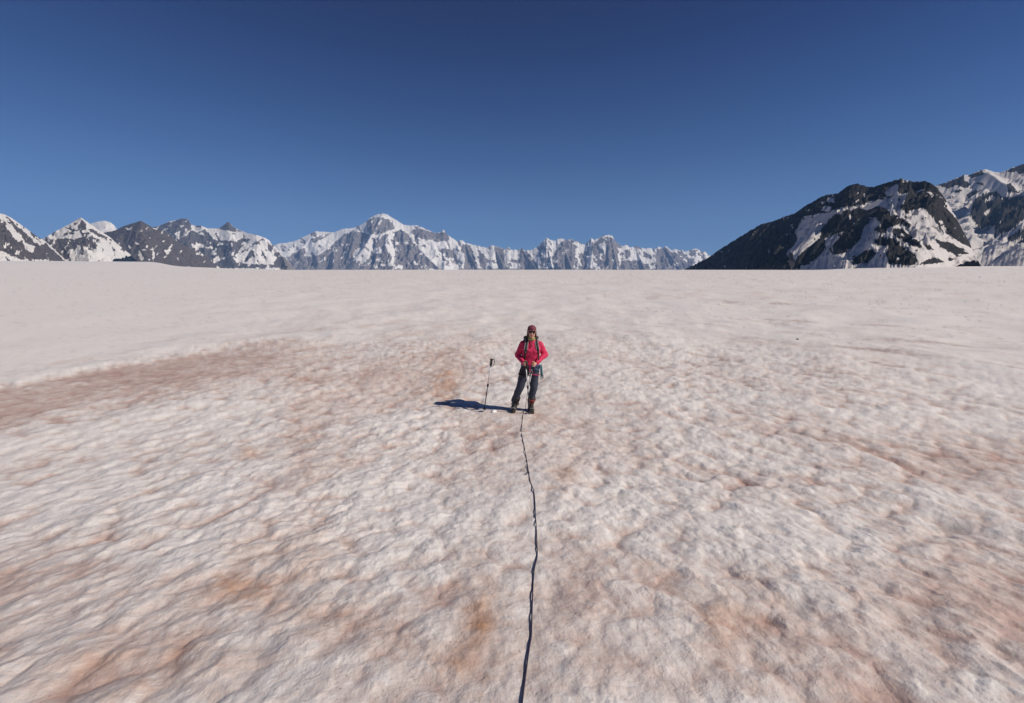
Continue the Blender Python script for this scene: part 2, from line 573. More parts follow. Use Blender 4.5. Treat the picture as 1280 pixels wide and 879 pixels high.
# ------------------------------------------------------------------ mountains
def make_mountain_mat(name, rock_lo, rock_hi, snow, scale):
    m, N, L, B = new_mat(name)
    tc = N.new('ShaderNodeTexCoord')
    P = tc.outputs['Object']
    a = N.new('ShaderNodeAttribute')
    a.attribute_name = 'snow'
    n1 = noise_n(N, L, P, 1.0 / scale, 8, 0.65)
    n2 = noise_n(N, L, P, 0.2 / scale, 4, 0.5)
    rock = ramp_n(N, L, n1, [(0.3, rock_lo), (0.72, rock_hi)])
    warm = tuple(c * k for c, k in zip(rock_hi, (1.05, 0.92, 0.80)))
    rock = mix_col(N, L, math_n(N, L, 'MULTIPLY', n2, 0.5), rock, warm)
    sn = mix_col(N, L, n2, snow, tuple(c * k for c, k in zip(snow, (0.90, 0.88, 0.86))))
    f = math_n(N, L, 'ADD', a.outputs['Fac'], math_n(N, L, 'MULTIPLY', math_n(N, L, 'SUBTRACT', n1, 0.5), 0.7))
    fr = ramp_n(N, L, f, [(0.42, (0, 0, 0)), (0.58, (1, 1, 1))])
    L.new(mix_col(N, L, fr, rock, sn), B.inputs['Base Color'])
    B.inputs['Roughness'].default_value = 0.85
    B.inputs['Specular IOR Level'].default_value = 0.15
    b = N.new('ShaderNodeBump')
    b.inputs['Distance'].default_value = scale * 0.8
    L.new(math_n(N, L, 'MULTIPLY', math_n(N, L, 'SUBTRACT', 1.0, math_n(N, L, 'MULTIPLY', fr, 0.8)), 0.9), b.inputs['Strength'])
    L.new(n1, b.inputs['Height'])
    L.new(b.outputs['Normal'], B.inputs['Normal'])
    return m


def build_range(name, label, crest, mat, step_px=0.9, slope=0.75, back_slope=0.6, base=-60.0, spurs=(), rel=0.10, lam=400.0,
                stretch=2.5, crag=0.9, n_front=110, mask=None, seed=1, profile=0.9, shear=0.0, calm=0.6):
    cp = np.array(crest, float)
    cols = np.arange(cp[0, 0], cp[-1, 0] + step_px * 0.5, step_px)
    cy = np.interp(cols, cp[:, 0], cp[:, 1])
    cd = np.interp(cols, cp[:, 0], cp[:, 2])
    # crags along the skyline
    cg = crag(cols) if callable(crag) else crag
    cy = cy - cg * (0.8 * ridged(cols / 4.5, cols * 0 + 0.5, seed, 4, 0.65) - 0.35)
    dx, dy, dz = ray(cols, cy)
    Yc = cd
    Zc = CAM_Z + dz / dy * Yc
    aa = dx / dy
    H = np.maximum(Zc - base, 5.0)
    FR = H / slope
    BK = H / back_slope
    u = np.concatenate([np.linspace(0, 1, n_front) ** 1.15])
    Un = np.concatenate([-u[::-1], np.linspace(0, 1, 24)[1:]])         # front..crest..back
    U, AA = np.meshgrid(Un, aa, indexing='ij')
    Yg = np.where(U <= 0, Yc[None] + U * FR[None], Yc[None] + U * BK[None])
    Xg = AA * Yg
    ua = np.abs(U)
    wxx = Xg + shear * Yg
    warp = lam * 0.35 * fbm(Xg / (lam * 1.3), Yg / (lam * 1.3), seed + 40, 3)
    rd = ridged((wxx + warp) / lam, Yg / (lam * stretch), seed + 10, 4, 0.5) - 0.55
    dropn = ua ** profile
    kw = max(3, int(13 / step_px)) | 1
    ker = np.hanning(kw + 2)[1:-1]
    ker /= ker.sum()
    Zs = np.convolve(np.pad(Zc, kw // 2, mode='edge'), ker, 'valid')
    Zs = np.convolve(np.pad(Zs, kw // 2, mode='edge'), ker, 'valid')
    Zg = Zs[None] - (Zs - base)[None] * dropn + (Zc - Zs)[None] * np.exp(-(ua * 9.0) ** 1.3)
    env = np.minimum(ua * 5, 1) * np.clip((1 - ua) * 3.0, 0, 1)
    m0 = np.ones_like(Zg)
    if mask:
        P0, P1 = survey(Xg, Yg, Zg)
        m0 = np.clip(mask(P0, P1, Xg, Yg, Zg, np.full(Zg.shape, 0.7), rd, ua, seed), 0, 1)
        for _ in range(3):
            m0 = (m0 + np.roll(m0, 1, 0) + np.roll(m0, -1, 0) + np.roll(m0, 1, 1) + np.roll(m0, -1, 1)) / 5
    env = env * (1 - calm * m0)
    Zg = Zg + H[None] * rel * rd * 2.2 * env
    Zg = Zg + H[None] * rel * 0.9 * env * fbm(Xg / (lam * 0.25), Yg / (lam * 0.45), seed + 20, 3, 0.6)
    for (p1, p2, k1, k2, sl) in spurs:
        d1 = np.interp(p1[0], cols, Yc) - k1 * np.interp(p1[0], cols, FR)
        d2 = np.interp(p2[0], cols, Yc) - k2 * np.interp(p2[0], cols, FR)
        a3, b3 = at_depth(p1[0], p1[1], d1), at_depth(p2[0], p2[1], d2)
        e = b3[:2] - a3[:2]
        t = np.clip(((Xg - a3[0]) * e[0] + (Yg - a3[1]) * e[1]) / (e @ e), 0, 1)
        dist = np.hypot(Xg - a3[0] - t * e[0], Yg - a3[1] - t * e[1])
        zl = a3[2] + t * (b3[2] - a3[2]) + H.mean() * 0.03 * fbm(t * 6, t * 0 + p1[0], seed + 33, 3)
        dist = dist * (1 + 0.4 * np.clip(rd, -0.6, 0.6))
        zsp = np.minimum(zl - sl * dist, (Zs - 0.04 * H)[None])
        Zg = np.maximum(Zg, np.where((U <= 0) & (H[None] > 20), zsp, -1e9))
    PX, PY = survey(Xg, Yg, Zg)
    # slope
    i, j = Zg.shape
    Vx = np.stack([Xg, Yg, Zg], -1)
    du = np.gradient(Vx, axis=0)
    dv = np.gradient(Vx, axis=1)
    nrm = np.cross(du, dv)
    nrm /= np.linalg.norm(nrm, axis=-1, keepdims=True) + 1e-9
    nz = np.abs(nrm[..., 2])
    snow = mask(PX, PY, Xg, Yg, Zg, nz, rd, ua, seed) if mask else np.ones_like(Zg)
    idx = np.arange(i * j).reshape(i, j)
    Qm = np.stack([idx[:-1, :-1], idx[:-1, 1:], idx[1:, 1:], idx[1:, :-1]], -1).reshape(-1, 4)
    me = mesh_from_arrays(name, Vx.reshape(-1, 3), Qm, {'snow': snow})
    o = link(name, me, mat)
    tag(o, label, 'mountain', kind='structure')
    return o


def poly_mask(rock=(), snow=(), default=1.0, jit=1.6, js=5.0, fleck=0.0, slope_w=0.0, nz0=0.7, apron=None):
    def f(PX, PY, X, Y, Z, nz, rd, ua, seed):
        jx = jit * 2.0 * fbm(PX / js, PY / js, seed + 70, 4, 0.55)
        jy = jit * 2.0 * fbm(PX / js + 30, PY / js, seed + 71, 4, 0.55)
        x, y = PX + jx, PY + jy
        m = np.full(PX.shape, default)
        for p in rock:
            m = np.where(in_poly(x, y, p), 0.0, m)
        for p in snow:
            m = np.where(in_poly(x, y, p), 1.0, m)
        if fleck:
            n = fbm((PX + 0.5 * PY) / 6.5, PY / 10.0, seed + 80, 4, 0.55) + 0.25 * fbm(PX / 22, PY / 14, seed + 85, 2) + 0.3 * (nz - nz0)
            m = np.where((m < 0.5) & (n > fleck), 0.95, m)
            n2 = fbm((PX - 0.4 * PY) / 6.5 + 9, PY / 9.0, seed + 81, 4, 0.55) + 0.25 * fbm(PX / 20, PY / 14, seed + 86, 2) - 0.5 * (nz - nz0) + 0.16 * sstep(560, 640, PX) * sstep(900, 880, PX)
            m = np.where((m > 0.5) & (n2 > fleck * 1.05), 0.05, m)
        if apron:
            m = np.where(in_poly(PX + jx * .6, PY + jy * .4, apron), 1.0, m)
        off = sstep(-4, -30, PX) + sstep(1284, 1310, PX)
        wild = (0.10 + 1.1 * fbm(PX / 40 + PY / 60, PY / 16, seed + 90, 5, 0.6) + 0.6 * (nz - 0.75) > 0).astype(float)
        m = m * (1 - off) + wild * off
        if slope_w:
            m = m + slope_w * (nz - nz0)
        return m
    return f


def cr(pts, k, ox, oy):
    return [(ox + x / k, oy + y / k) for x, y in pts]


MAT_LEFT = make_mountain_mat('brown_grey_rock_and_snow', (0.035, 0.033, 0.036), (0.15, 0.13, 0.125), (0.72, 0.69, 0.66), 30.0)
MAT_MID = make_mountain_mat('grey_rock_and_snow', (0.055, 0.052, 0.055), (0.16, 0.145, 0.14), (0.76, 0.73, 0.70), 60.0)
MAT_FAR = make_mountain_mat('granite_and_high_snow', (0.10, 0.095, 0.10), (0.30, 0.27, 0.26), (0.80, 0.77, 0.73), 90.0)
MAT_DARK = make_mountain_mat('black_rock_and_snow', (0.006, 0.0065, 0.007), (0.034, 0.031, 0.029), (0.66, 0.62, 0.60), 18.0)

# -- nearest ridge at the left edge (pixels of the photograph)
K1 = 1241 / 120.0
c0 = lambda pts: cr(pts, K1, 0, 255)
left_rock = [c0([(-900, 60), (0, 190), (70, 240), (100, 330), (180, 430), (280, 510), (320, 560), (370, 620), (420, 640), (450, 560), (330, 500),
                 (260, 400), (200, 340), (150, 260), (60, 150), (90, 160), (160, 230), (260, 320), (350, 390), (430, 470), (520, 545), (600, 500), (640, 560), (760, 660), (850, 750),
                 (690, 740), (570, 720), (400, 715), (280, 715), (200, 690), (110, 660), (0, 580), (-900, 520)]),
             c0([(330, 290), (390, 300), (480, 350), (540, 430), (520, 450), (440, 420), (380, 350)])]
left_snow = [c0([(60, 280), (120, 270), (200, 340), (270, 420), (320, 510), (250, 480), (180, 420), (120, 350)])]
build_range('left_ridge', 'near rocky ridge with snow streaks at the left end of the skyline',
            [(-520, 345, 2300), (-430, 300, 2400), (-340, 262, 2550), (-260, 246, 2650), (-190, 256, 2720), (-120, 250, 2800), (-40, 262, 2900), (0, 266.5, 3000), (4, 267.5, 3000), (15, 273, 3040), (25, 280, 3060), (37, 289, 3110), (47, 296, 3150),
             (56, 301, 3200), (67, 311, 3240), (82, 325, 3300), (90, 334, 3330)],
            MAT_LEFT, step_px=0.8, slope=0.62, base=-10, rel=0.10, lam=130, stretch=2.0, crag=0.8, n_front=90, seed=3, shear=0.6,
            mask=poly_mask(left_rock, left_snow, 1.0, 1.5, 5, 0.28))
# -- second peak
c1 = lambda pts: cr(pts, 4.0, 0, 250)
r1 = [c1([(228, 215), (262, 196), (330, 190), (372, 196), (440, 175), (470, 200), (492, 232), (480, 246), (420, 232), (385, 228), (372, 262), (352, 262), (340, 292), (318, 300), (300, 312), (250, 270)]),
      c1([(385, 108), (408, 96), (430, 110), (425, 150), (395, 150), (365, 160), (350, 150)]),
      c1([(335, 165), (365, 158), (372, 170), (320, 180), (300, 182)]),
      c1([(440, 140), (462, 150), (500, 165), (535, 190), (520, 200), (480, 175), (450, 158)]),
      c1([(400, 165), (440, 160), (470, 185), (500, 205), (470, 200), (430, 178)])]
build_range('snowy_peak', 'snow streaked pyramid peak second from the left on the skyline',
            [(20, 318, 4100), (45, 307, 4050), (59, 298, 4000), (72, 289, 3950), (87, 280, 3900), (95, 275, 3880), (101, 272, 3860), (107, 276, 3860), (114, 281, 3880), (125, 289, 3920),
             (137, 296, 3960), (150, 308, 4000), (165, 320, 4050), (180, 334, 4100)],
            MAT_LEFT, step_px=0.8, slope=0.55, base=-10, rel=0.10, lam=170, stretch=2.0, crag=0.8, seed=5, shear=0.9,
            spurs=[((101, 272), (122, 312), .05, .75, .7)], mask=poly_mask(r1, [], 1.0, 1.4, 5, 0.27))
# -- dark slab mountain
r2 = [c1([(500, 140), (560, 150), (640, 110), (705, 90), (770, 135), (830, 160), (905, 205), (1000, 250), (1075, 318), (1120, 400), (858, 400), (700, 400), (690, 324), (680, 316), (650, 285), (610, 262), (560, 235), (565, 215), (545, 190), (520, 175)])]
s2 = [c1([(640, 225), (655, 232), (660, 245), (645, 245)]), c1([(690, 250), (705, 262), (720, 300), (705, 300), (690, 275)]), c1([(822, 250), (845, 252), (842, 275), (830, 280)]),
      c1([(735, 225), (742, 232), (728, 245)]), c1([(675, 205), (690, 215), (695, 226), (680, 222)]), c1([(762, 255), (775, 262), (772, 295), (764, 295)]), c1([(625, 140), (655, 145), (640, 152)]),
      c1([(758, 140), (795, 136), (780, 150)]), c1([(885, 288), (893, 288), (890, 300)])]
build_range('slab_mountain', 'dark smooth slab mountain with few snow patches left of the white massif',
            [(110, 299, 4800), (130, 291, 4750), (144, 288, 4700), (152, 284, 4700), (160, 281, 4680), (170, 278, 4660), (176, 276, 4650), (183, 280, 4660), (190, 284, 4680), (200, 288, 4700), (207, 291, 4700),
             (225, 304, 4760), (250, 315, 4820), (265, 327, 4850), (275, 335, 4900)],
            MAT_LEFT, step_px=0.8, slope=0.60, base=-20, rel=0.06, lam=260, stretch=3.0, crag=0.7, seed=7, shear=0.75, mask=poly_mask(r2, s2, 1.0, 1.1, 4.5, 0.36))
# -- far white shoulder behind
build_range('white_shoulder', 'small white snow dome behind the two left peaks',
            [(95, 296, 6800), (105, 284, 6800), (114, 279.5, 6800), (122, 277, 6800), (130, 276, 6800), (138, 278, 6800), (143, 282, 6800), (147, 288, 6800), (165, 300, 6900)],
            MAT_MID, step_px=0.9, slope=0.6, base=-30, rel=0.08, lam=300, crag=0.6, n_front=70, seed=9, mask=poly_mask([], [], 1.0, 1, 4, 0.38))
# -- twin pointed peaks
K4 = 1280 / 140.0
c4 = lambda pts: cr(pts, K4, 220, 265)
r4 = [c4([(-400, 120), (-50, 120), (60, 70), (130, 80), (180, 140), (170, 210), (230, 230), (330, 200), (400, 260), (440, 320), (560, 330), (700, 330), (760, 300), (860, 310), (800, 360), (730, 420), (720, 460),
          (650, 520), (690, 580), (760, 590), (900, 600), (1100, 600), (1240, 600), (1300, 640), (-500, 650)]),
      c4([(480, 190), (560, 120), (600, 95), (640, 150), (680, 190), (760, 230), (690, 235), (600, 215), (520, 205)]),
      c4([(860, 440), (900, 450), (870, 520), (800, 570), (770, 560), (830, 500)]), c4([(960, 430), (1000, 450), (1040, 540), (1010, 540)]),
      c4([(1050, 340), (1110, 400), (1190, 480), (1260, 600), (1120, 600), (1150, 520), (1060, 440)]), c4([(990, 320), (800, 440), (700, 500), (760, 450), (880, 370), (980, 310)])]
s4 = [c4([(170, 360), (240, 350), (270, 370), (320, 370), (310, 400), (240, 430), (200, 410)]), c4([(340, 400), (420, 395), (460, 412), (430, 430), (350, 412)]),
      c4([(380, 460), (420, 470), (470, 468), (460, 485), (420, 490)]), c4([(530, 530), (560, 520), (550, 550)]), c4([(235, 255), (300, 235), (340, 270), (370, 285), (320, 265)]),
      c4([(630, 360), (648, 360), (645, 410), (632, 410)]), c4([(0, 230), (50, 215), (40, 280), (30, 330), (0, 330)]), c4([(470, 355), (540, 355), (530, 375)]), c4([(350, 345), (400, 345), (395, 358)]),
      c4([(170, 180), (210, 150), (240, 190), (200, 210)]), c4([(40, 160), (90, 150), (60, 180)]), c4([(110, 180), (125, 190), (100, 290), (90, 280)])]
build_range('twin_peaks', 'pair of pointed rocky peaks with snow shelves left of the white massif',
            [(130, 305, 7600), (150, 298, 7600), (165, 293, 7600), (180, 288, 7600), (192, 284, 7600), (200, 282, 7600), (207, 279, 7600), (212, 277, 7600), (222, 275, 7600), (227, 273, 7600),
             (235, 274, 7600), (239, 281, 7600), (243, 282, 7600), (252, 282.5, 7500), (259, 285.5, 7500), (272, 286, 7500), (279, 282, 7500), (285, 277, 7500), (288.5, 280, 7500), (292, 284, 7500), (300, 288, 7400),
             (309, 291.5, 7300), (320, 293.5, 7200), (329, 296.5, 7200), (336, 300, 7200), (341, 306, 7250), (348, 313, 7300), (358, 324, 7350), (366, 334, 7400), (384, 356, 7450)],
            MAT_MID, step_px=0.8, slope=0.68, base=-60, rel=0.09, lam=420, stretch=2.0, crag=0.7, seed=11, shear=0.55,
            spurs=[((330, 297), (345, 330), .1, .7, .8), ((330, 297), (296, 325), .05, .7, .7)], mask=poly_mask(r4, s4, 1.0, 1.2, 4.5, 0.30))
# -- the white massif and the long serrated range running right from it
K3 = 1241 / 120.0
cm = lambda pts: cr(pts, K3, 440, 255)
c3 = lambda pts: cr(pts, 4.0, 320, 250)
c5 = lambda pts: cr(pts, 4.571, 620, 260)
rock_shade = [cm([(185, 260), (200, 210), (280, 170), (370, 170), (470, 200), (530, 260), (560, 320), (500, 330), (420, 370), (350, 390), (240, 395), (190, 340)]),  # outcrops, plus shaded faces whose shade is painted in as rock colour
      cm([(-50, 340), (60, 350), (200, 380), (230, 420), (190, 480), (140, 520), (130, 570), (60, 580), (20, 640), (10, 720), (130, 740), (120, 820), (-60, 830)]),
      cm([(250, 600), (300, 520), (360, 450), (440, 380), (480, 400), (420, 480), (430, 560), (480, 640), (520, 680), (490, 760), (400, 780), (250, 800), (130, 790), (220, 700)]),
      cm([(540, 430), (560, 370), (600, 335), (680, 350), (740, 420), (800, 510), (880, 600), (960, 680), (1050, 760), (1130, 840), (560, 840), (550, 700), (560, 620), (520, 500)]),  # shaded triangle below the summit, its shade painted as rock
      cm([(780, 330), (870, 320), (980, 350), (1080, 380), (1200, 370), (1260, 420), (1240, 500), (1180, 480), (1080, 500), (1040, 460), (960, 470), (900, 450), (830, 430), (760, 370)]),
      cm([(900, 520), (950, 530), (960, 560), (910, 555)]), cm([(1140, 590), (1220, 560), (1230, 600), (1150, 640)]), cm([(1160, 680), (1240, 740), (1260, 770), (1180, 720)]),
      cm([(-1500, 950), (-1500, 790), (0, 800), (600, 800), (1000, 830), (1000, 950)]),
      c3([(-40, 330), (60, 220), (110, 290), (150, 290), (240, 236), (258, 282), (310, 280), (380, 225), (440, 172), (470, 160), (510, 160), (480, 215), (490, 400), (-40, 400)]),
      c3([(270, 200), (330, 175), (380, 165), (340, 190), (290, 215)]), c3([(120, 230), (150, 225), (140, 250)]),
      c3([(1030, 222), (1072, 226), (1095, 290), (1112, 345), (1035, 345), (1050, 280), (1025, 255)]), c3([(1110, 250), (1150, 280), (1150, 340), (1120, 340)]),  # first outline: a shaded face, darkened with the rock colour
      c3([(1205, 235), (1235, 245), (1250, 345), (1222, 345)]), c3([(930, 245), (990, 245), (1000, 290), (1040, 320), (970, 305)]),
      c5([(-10, 220), (40, 235), (50, 300), (30, 340), (0, 300)]), c5([(135, 240), (170, 245), (215, 290), (240, 345), (150, 360), (130, 300)]),
      c5([(330, 260), (375, 190), (430, 195), (455, 250), (440, 355), (330, 355)]), c5([(540, 230), (570, 190), (640, 165), (685, 180), (700, 250), (690, 355), (600, 350), (570, 290)]),  # shaded sides of the spurs here, shade painted with rock colour
      c5([(720, 300), (790, 300), (870, 320), (880, 355), (700, 355)]), c5([(915, 240), (970, 222), (1010, 255), (1060, 280), (1140, 290), (1120, 330), (1080, 360), (910, 360)]),
      c5([(250, 290), (330, 275), (320, 310), (260, 320)]), c5([(735, 240), (765, 235), (770, 280), (745, 290)]), c5([(480, 270), (510, 280), (520, 340), (490, 340)]),
      c5([(-200, 366), (-200, 345), (1080, 350), (1080, 366)]), c5([(1100, 258), (1150, 236), (1140, 270), (1110, 275)])]
sm = [cm([(260, 590), (340, 560), (410, 590), (380, 640), (280, 640)]), cm([(290, 720), (380, 690), (360, 740)]), cm([(730, 750), (800, 740), (880, 780), (740, 790)]), cm([(560, 560), (630, 580), (620, 610), (560, 610)]),
      c5([(345, 300), (362, 296), (360, 325), (340, 322)]), c5([(590, 210), (620, 190), (630, 240), (610, 300), (595, 290)]), c5([(660, 280), (675, 300), (690, 345), (680, 345)]), c5([(1000, 300), (1050, 320), (1040, 335), (1010, 320)]),
      c3([(350, 245), (372, 236), (365, 250)]), c3([(420, 220), (440, 222), (430, 232)])]
massif_crest = [(320, 322), (332, 312), (347, 305), (357, 304), (370, 301), (382, 295), (395, 289), (407, 290), (417, 291), (427, 286.5), (440, 285), (448, 283), (452, 281), (457, 277.5), (461, 273.5), (467, 270), (473, 267.6),
                (478, 266.5), (485, 268.5), (490, 272), (495, 275), (500, 278.5), (505, 281), (513, 282.2), (521, 281.5), (532, 286), (540, 290), (546, 291.5), (551, 290), (554, 287), (557, 291), (562, 296), (572, 302), (577, 300),
                (582, 303.5), (595, 307), (610, 309.5), (615, 307), (619, 308), (630, 311), (636, 309.5), (642, 313.6), (649, 311), (653, 310), (657, 313.6), (670, 310), (675, 305), (679, 301.5), (683, 297.5), (692, 301),
                (697, 299), (702, 298.5), (708, 301), (714, 298.5), (719, 302), (723, 302), (730, 306), (735, 302), (739, 298.5), (747, 299), (752, 296), (757, 294), (764, 294.5), (768, 299), (771, 304), (778, 308), (783, 306.5),
                (788, 310), (795, 307.5), (800, 311), (806, 310.5), (812, 309.5), (817, 312.5), (823, 309), (828, 310), (832, 307.5), (839, 313.6), (846, 311.5), (852, 312.5), (858, 314.7), (864, 313), (870.5, 310.5), (876, 314), (880, 315),
                (888, 319), (898, 325), (912, 334)]
mc = []
for x, y in massif_crest:
    mc.append((x, y, 12000 + 900 * math.sin((x - 320) / 600 * 7.0) * 0.35 + 2.2 * max(0, x - 560)))
build_range('white_massif', 'broad snowy massif with glaciers, rock faces and blue shaded faces in the middle of the skyline', mc,
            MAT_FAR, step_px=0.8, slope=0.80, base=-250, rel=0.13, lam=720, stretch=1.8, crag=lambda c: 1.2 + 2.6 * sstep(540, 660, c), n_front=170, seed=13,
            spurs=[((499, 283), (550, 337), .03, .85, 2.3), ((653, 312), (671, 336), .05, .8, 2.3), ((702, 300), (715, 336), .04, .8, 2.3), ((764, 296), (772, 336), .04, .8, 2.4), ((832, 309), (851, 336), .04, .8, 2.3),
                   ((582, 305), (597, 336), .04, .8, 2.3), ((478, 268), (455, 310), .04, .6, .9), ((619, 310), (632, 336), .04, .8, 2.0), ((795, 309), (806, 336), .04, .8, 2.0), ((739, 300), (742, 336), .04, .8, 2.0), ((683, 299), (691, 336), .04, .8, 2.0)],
            mask=poly_mask(rock_shade, sm, 1.0, 1.1, 4.0, 0.30))
# -- black ridge at the right
c6 = lambda pts: cr(pts, 2.977, 850, 190)
K7 = 1082 / 160.0
c7 = lambda pts: cr(pts, K7, 960, 210)
K8 = 996 / 170.0
c8 = lambda pts: cr(pts, K8, 1110, 195)
rr = [c6([(-60, 470), (20, 430), (100, 390), (200, 320), (300, 262), (345, 250), (430, 222), (470, 190), (530, 155), (590, 145), (620, 120), (660, 108), (700, 120), (780, 102), (825, 88), (910, 100), (960, 120),
          (965, 190), (1000, 220), (1060, 280), (1095, 310), (1090, 362), (1040, 335), (970, 290), (940, 245), (880, 218), (850, 230), (818, 212), (850, 150), (760, 175), (700, 185), (690, 196), (600, 208), (545, 228), (460, 240),
          (430, 290), (436, 330), (395, 378), (415, 440)]),
      c7([(440, 600), (450, 520), (500, 460), (560, 390), (640, 360), (750, 345), (850, 350), (950, 320), (1010, 350), (1030, 390), (1090, 400), (1150, 440), (1220, 480), (1180, 500), (1090, 480), (1000, 520),
          (980, 560), (890, 530), (960, 470), (900, 420), (860, 450), (810, 510), (790, 590), (740, 650), (640, 720), (540, 740), (545, 650), (600, 590), (640, 540), (480, 590), (490, 680), (420, 760), (350, 800), (300, 856),
          (200, 860), (250, 740), (330, 680)]),
      c7([(700, 790), (800, 710), (880, 680), (915, 720), (850, 800), (800, 840), (720, 830)]),
      c7([(900, 620), (950, 570), (1000, 590), (1090, 620), (1180, 700), (1240, 740), (1230, 840), (1100, 840), (1020, 800), (990, 720), (1030, 660), (920, 660)]),
      c8([(0, 590), (60, 610), (110, 670), (200, 720), (220, 770), (180, 810), (0, 810)]), c8([(30, 530), (90, 530), (180, 590), (240, 640), (250, 670), (180, 660), (110, 620), (40, 575)]),
      c8([(0, 420), (80, 450), (150, 510), (60, 500), (0, 480)]), c8([(320, 595), (380, 620), (470, 640), (540, 680), (620, 730), (530, 720), (440, 700), (370, 650)]),
      c8([(410, 680), (480, 700), (550, 750), (500, 730)]), c8([(220, 790), (300, 760), (330, 740), (400, 770), (440, 800), (350, 820), (230, 815)]), c8([(260, 640), (300, 650), (340, 690), (290, 690)]),
      c8([(440, 740), (480, 750), (470, 775), (440, 770)]), c8([(160, 670), (220, 690), (200, 710)]), c8([(350, 250), (400, 240), (440, 330), (430, 380), (380, 380), (340, 300)])]
sr = [c7([(510, 250), (570, 250), (560, 290), (500, 285)]), c7([(445, 360), (490, 315), (540, 330), (530, 370)]), c7([(190, 475), (205, 480), (200, 497)]),
      c7([(130, 560), (170, 560), (160, 575)]), c7([(590, 370), (640, 355), (620, 390), (585, 395)]), c7([(985, 200), (1040, 160), (1100, 130), (1100, 230), (1000, 240)]), c7([(735, 280), (770, 270), (760, 300)]),
      c7([(680, 400), (700, 395), (700, 440), (685, 430)]), c8([(150, 400), (260, 380), (340, 470), (330, 530), (240, 470), (160, 430)]), c8([(130, 175), (152, 172), (150, 195), (132, 192)]),
      c8([(190, 270), (250, 235), (270, 245), (210, 272)]), c8([(280, 262), (330, 270), (310, 285)]), c8([(370, 470), (400, 480), (440, 580), (410, 570)]), c8([(60, 575), (100, 570), (130, 590)])]
right_crest = [(838, 345), (857, 336.5), (870, 330), (884, 323), (900, 312), (917, 301), (934, 290.5), (951, 280.5), (966, 277), (980, 271), (994, 266.5), (1002, 261), (1008, 256.5), (1018, 251), (1028, 245), (1038, 243), (1048, 241.5), (1054, 237),
               (1058, 233.5), (1065, 231), (1072, 229.5), (1078, 231), (1084, 234), (1092, 233.5), (1102, 230.5), (1112, 227.5), (1120, 225), (1127, 222.5), (1132, 225.5), (1142, 227), (1156, 226.5), (1163, 229), (1170, 233), (1180, 246), (1195, 272),
               (1210, 300), (1222, 325), (1232, 342), (1245, 362), (1262, 380)]
rc = [(x, y, 2250 - 1150 * (x - 838) / 400.0) for x, y in right_crest]
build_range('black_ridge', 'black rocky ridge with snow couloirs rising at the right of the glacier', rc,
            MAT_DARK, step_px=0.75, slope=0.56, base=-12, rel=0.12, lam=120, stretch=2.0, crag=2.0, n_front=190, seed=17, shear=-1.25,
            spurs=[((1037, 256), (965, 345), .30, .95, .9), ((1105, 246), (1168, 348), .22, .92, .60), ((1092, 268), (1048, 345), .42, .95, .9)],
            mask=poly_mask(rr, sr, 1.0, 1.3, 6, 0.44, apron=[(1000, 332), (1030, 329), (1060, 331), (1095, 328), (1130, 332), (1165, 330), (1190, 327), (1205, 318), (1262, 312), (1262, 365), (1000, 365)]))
# -- snowy mountain behind, at the right edge
r9 = [c8([(600, 440), (620, 330), (700, 270), (800, 260), (830, 310), (1000, 290), (1600, 200), (1600, 560), (1000, 470), (930, 540), (870, 560), (770, 580), (780, 510), (700, 525), (640, 500)]),
      c8([(870, 600), (960, 540), (1100, 480), (1600, 500), (1600, 620), (1000, 620), (960, 600), (890, 635)]), c8([(340, 215), (450, 190), (555, 140), (560, 180), (600, 200), (590, 235), (550, 230), (500, 215), (440, 240), (400, 225)]),
      c8([(580, 145), (690, 105), (700, 130), (620, 165)]), c8([(645, 185), (700, 205), (710, 225), (660, 210)]), c8([(815, 125), (900, 90), (1000, 55), (1600, -60), (1600, 120), (1000, 140), (930, 115)]),
      c8([(870, 200), (900, 200), (940, 250), (960, 265), (880, 270)]), c8([(560, 290), (640, 250), (680, 255), (590, 310)]), c8([(480, 260), (530, 240), (540, 265)])]
s9 = [c8([(750, 300), (780, 295), (790, 320), (700, 330)]), c8([(960, 490), (1000, 455), (1010, 480), (900, 590), (890, 580)]), c8([(700, 430), (760, 360), (770, 370), (720, 440)])]
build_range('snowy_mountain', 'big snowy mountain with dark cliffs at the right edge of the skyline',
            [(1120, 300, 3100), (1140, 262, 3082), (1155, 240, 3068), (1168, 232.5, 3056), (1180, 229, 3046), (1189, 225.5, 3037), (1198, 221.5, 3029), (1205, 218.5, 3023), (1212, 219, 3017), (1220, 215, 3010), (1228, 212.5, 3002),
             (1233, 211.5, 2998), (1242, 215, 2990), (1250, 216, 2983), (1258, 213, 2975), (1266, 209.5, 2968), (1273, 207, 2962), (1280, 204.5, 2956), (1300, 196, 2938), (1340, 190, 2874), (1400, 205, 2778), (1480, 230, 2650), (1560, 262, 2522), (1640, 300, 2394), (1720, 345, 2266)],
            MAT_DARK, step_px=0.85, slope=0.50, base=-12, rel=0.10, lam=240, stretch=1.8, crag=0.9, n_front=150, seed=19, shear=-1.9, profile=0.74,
            spurs=[((1233, 213), (1300, 262), .03, .45, .7), ((1300, 235), (1250, 300), .2, .7, .8)], mask=poly_mask(r9, s9, 1.0, 1.4, 6, 0.46))


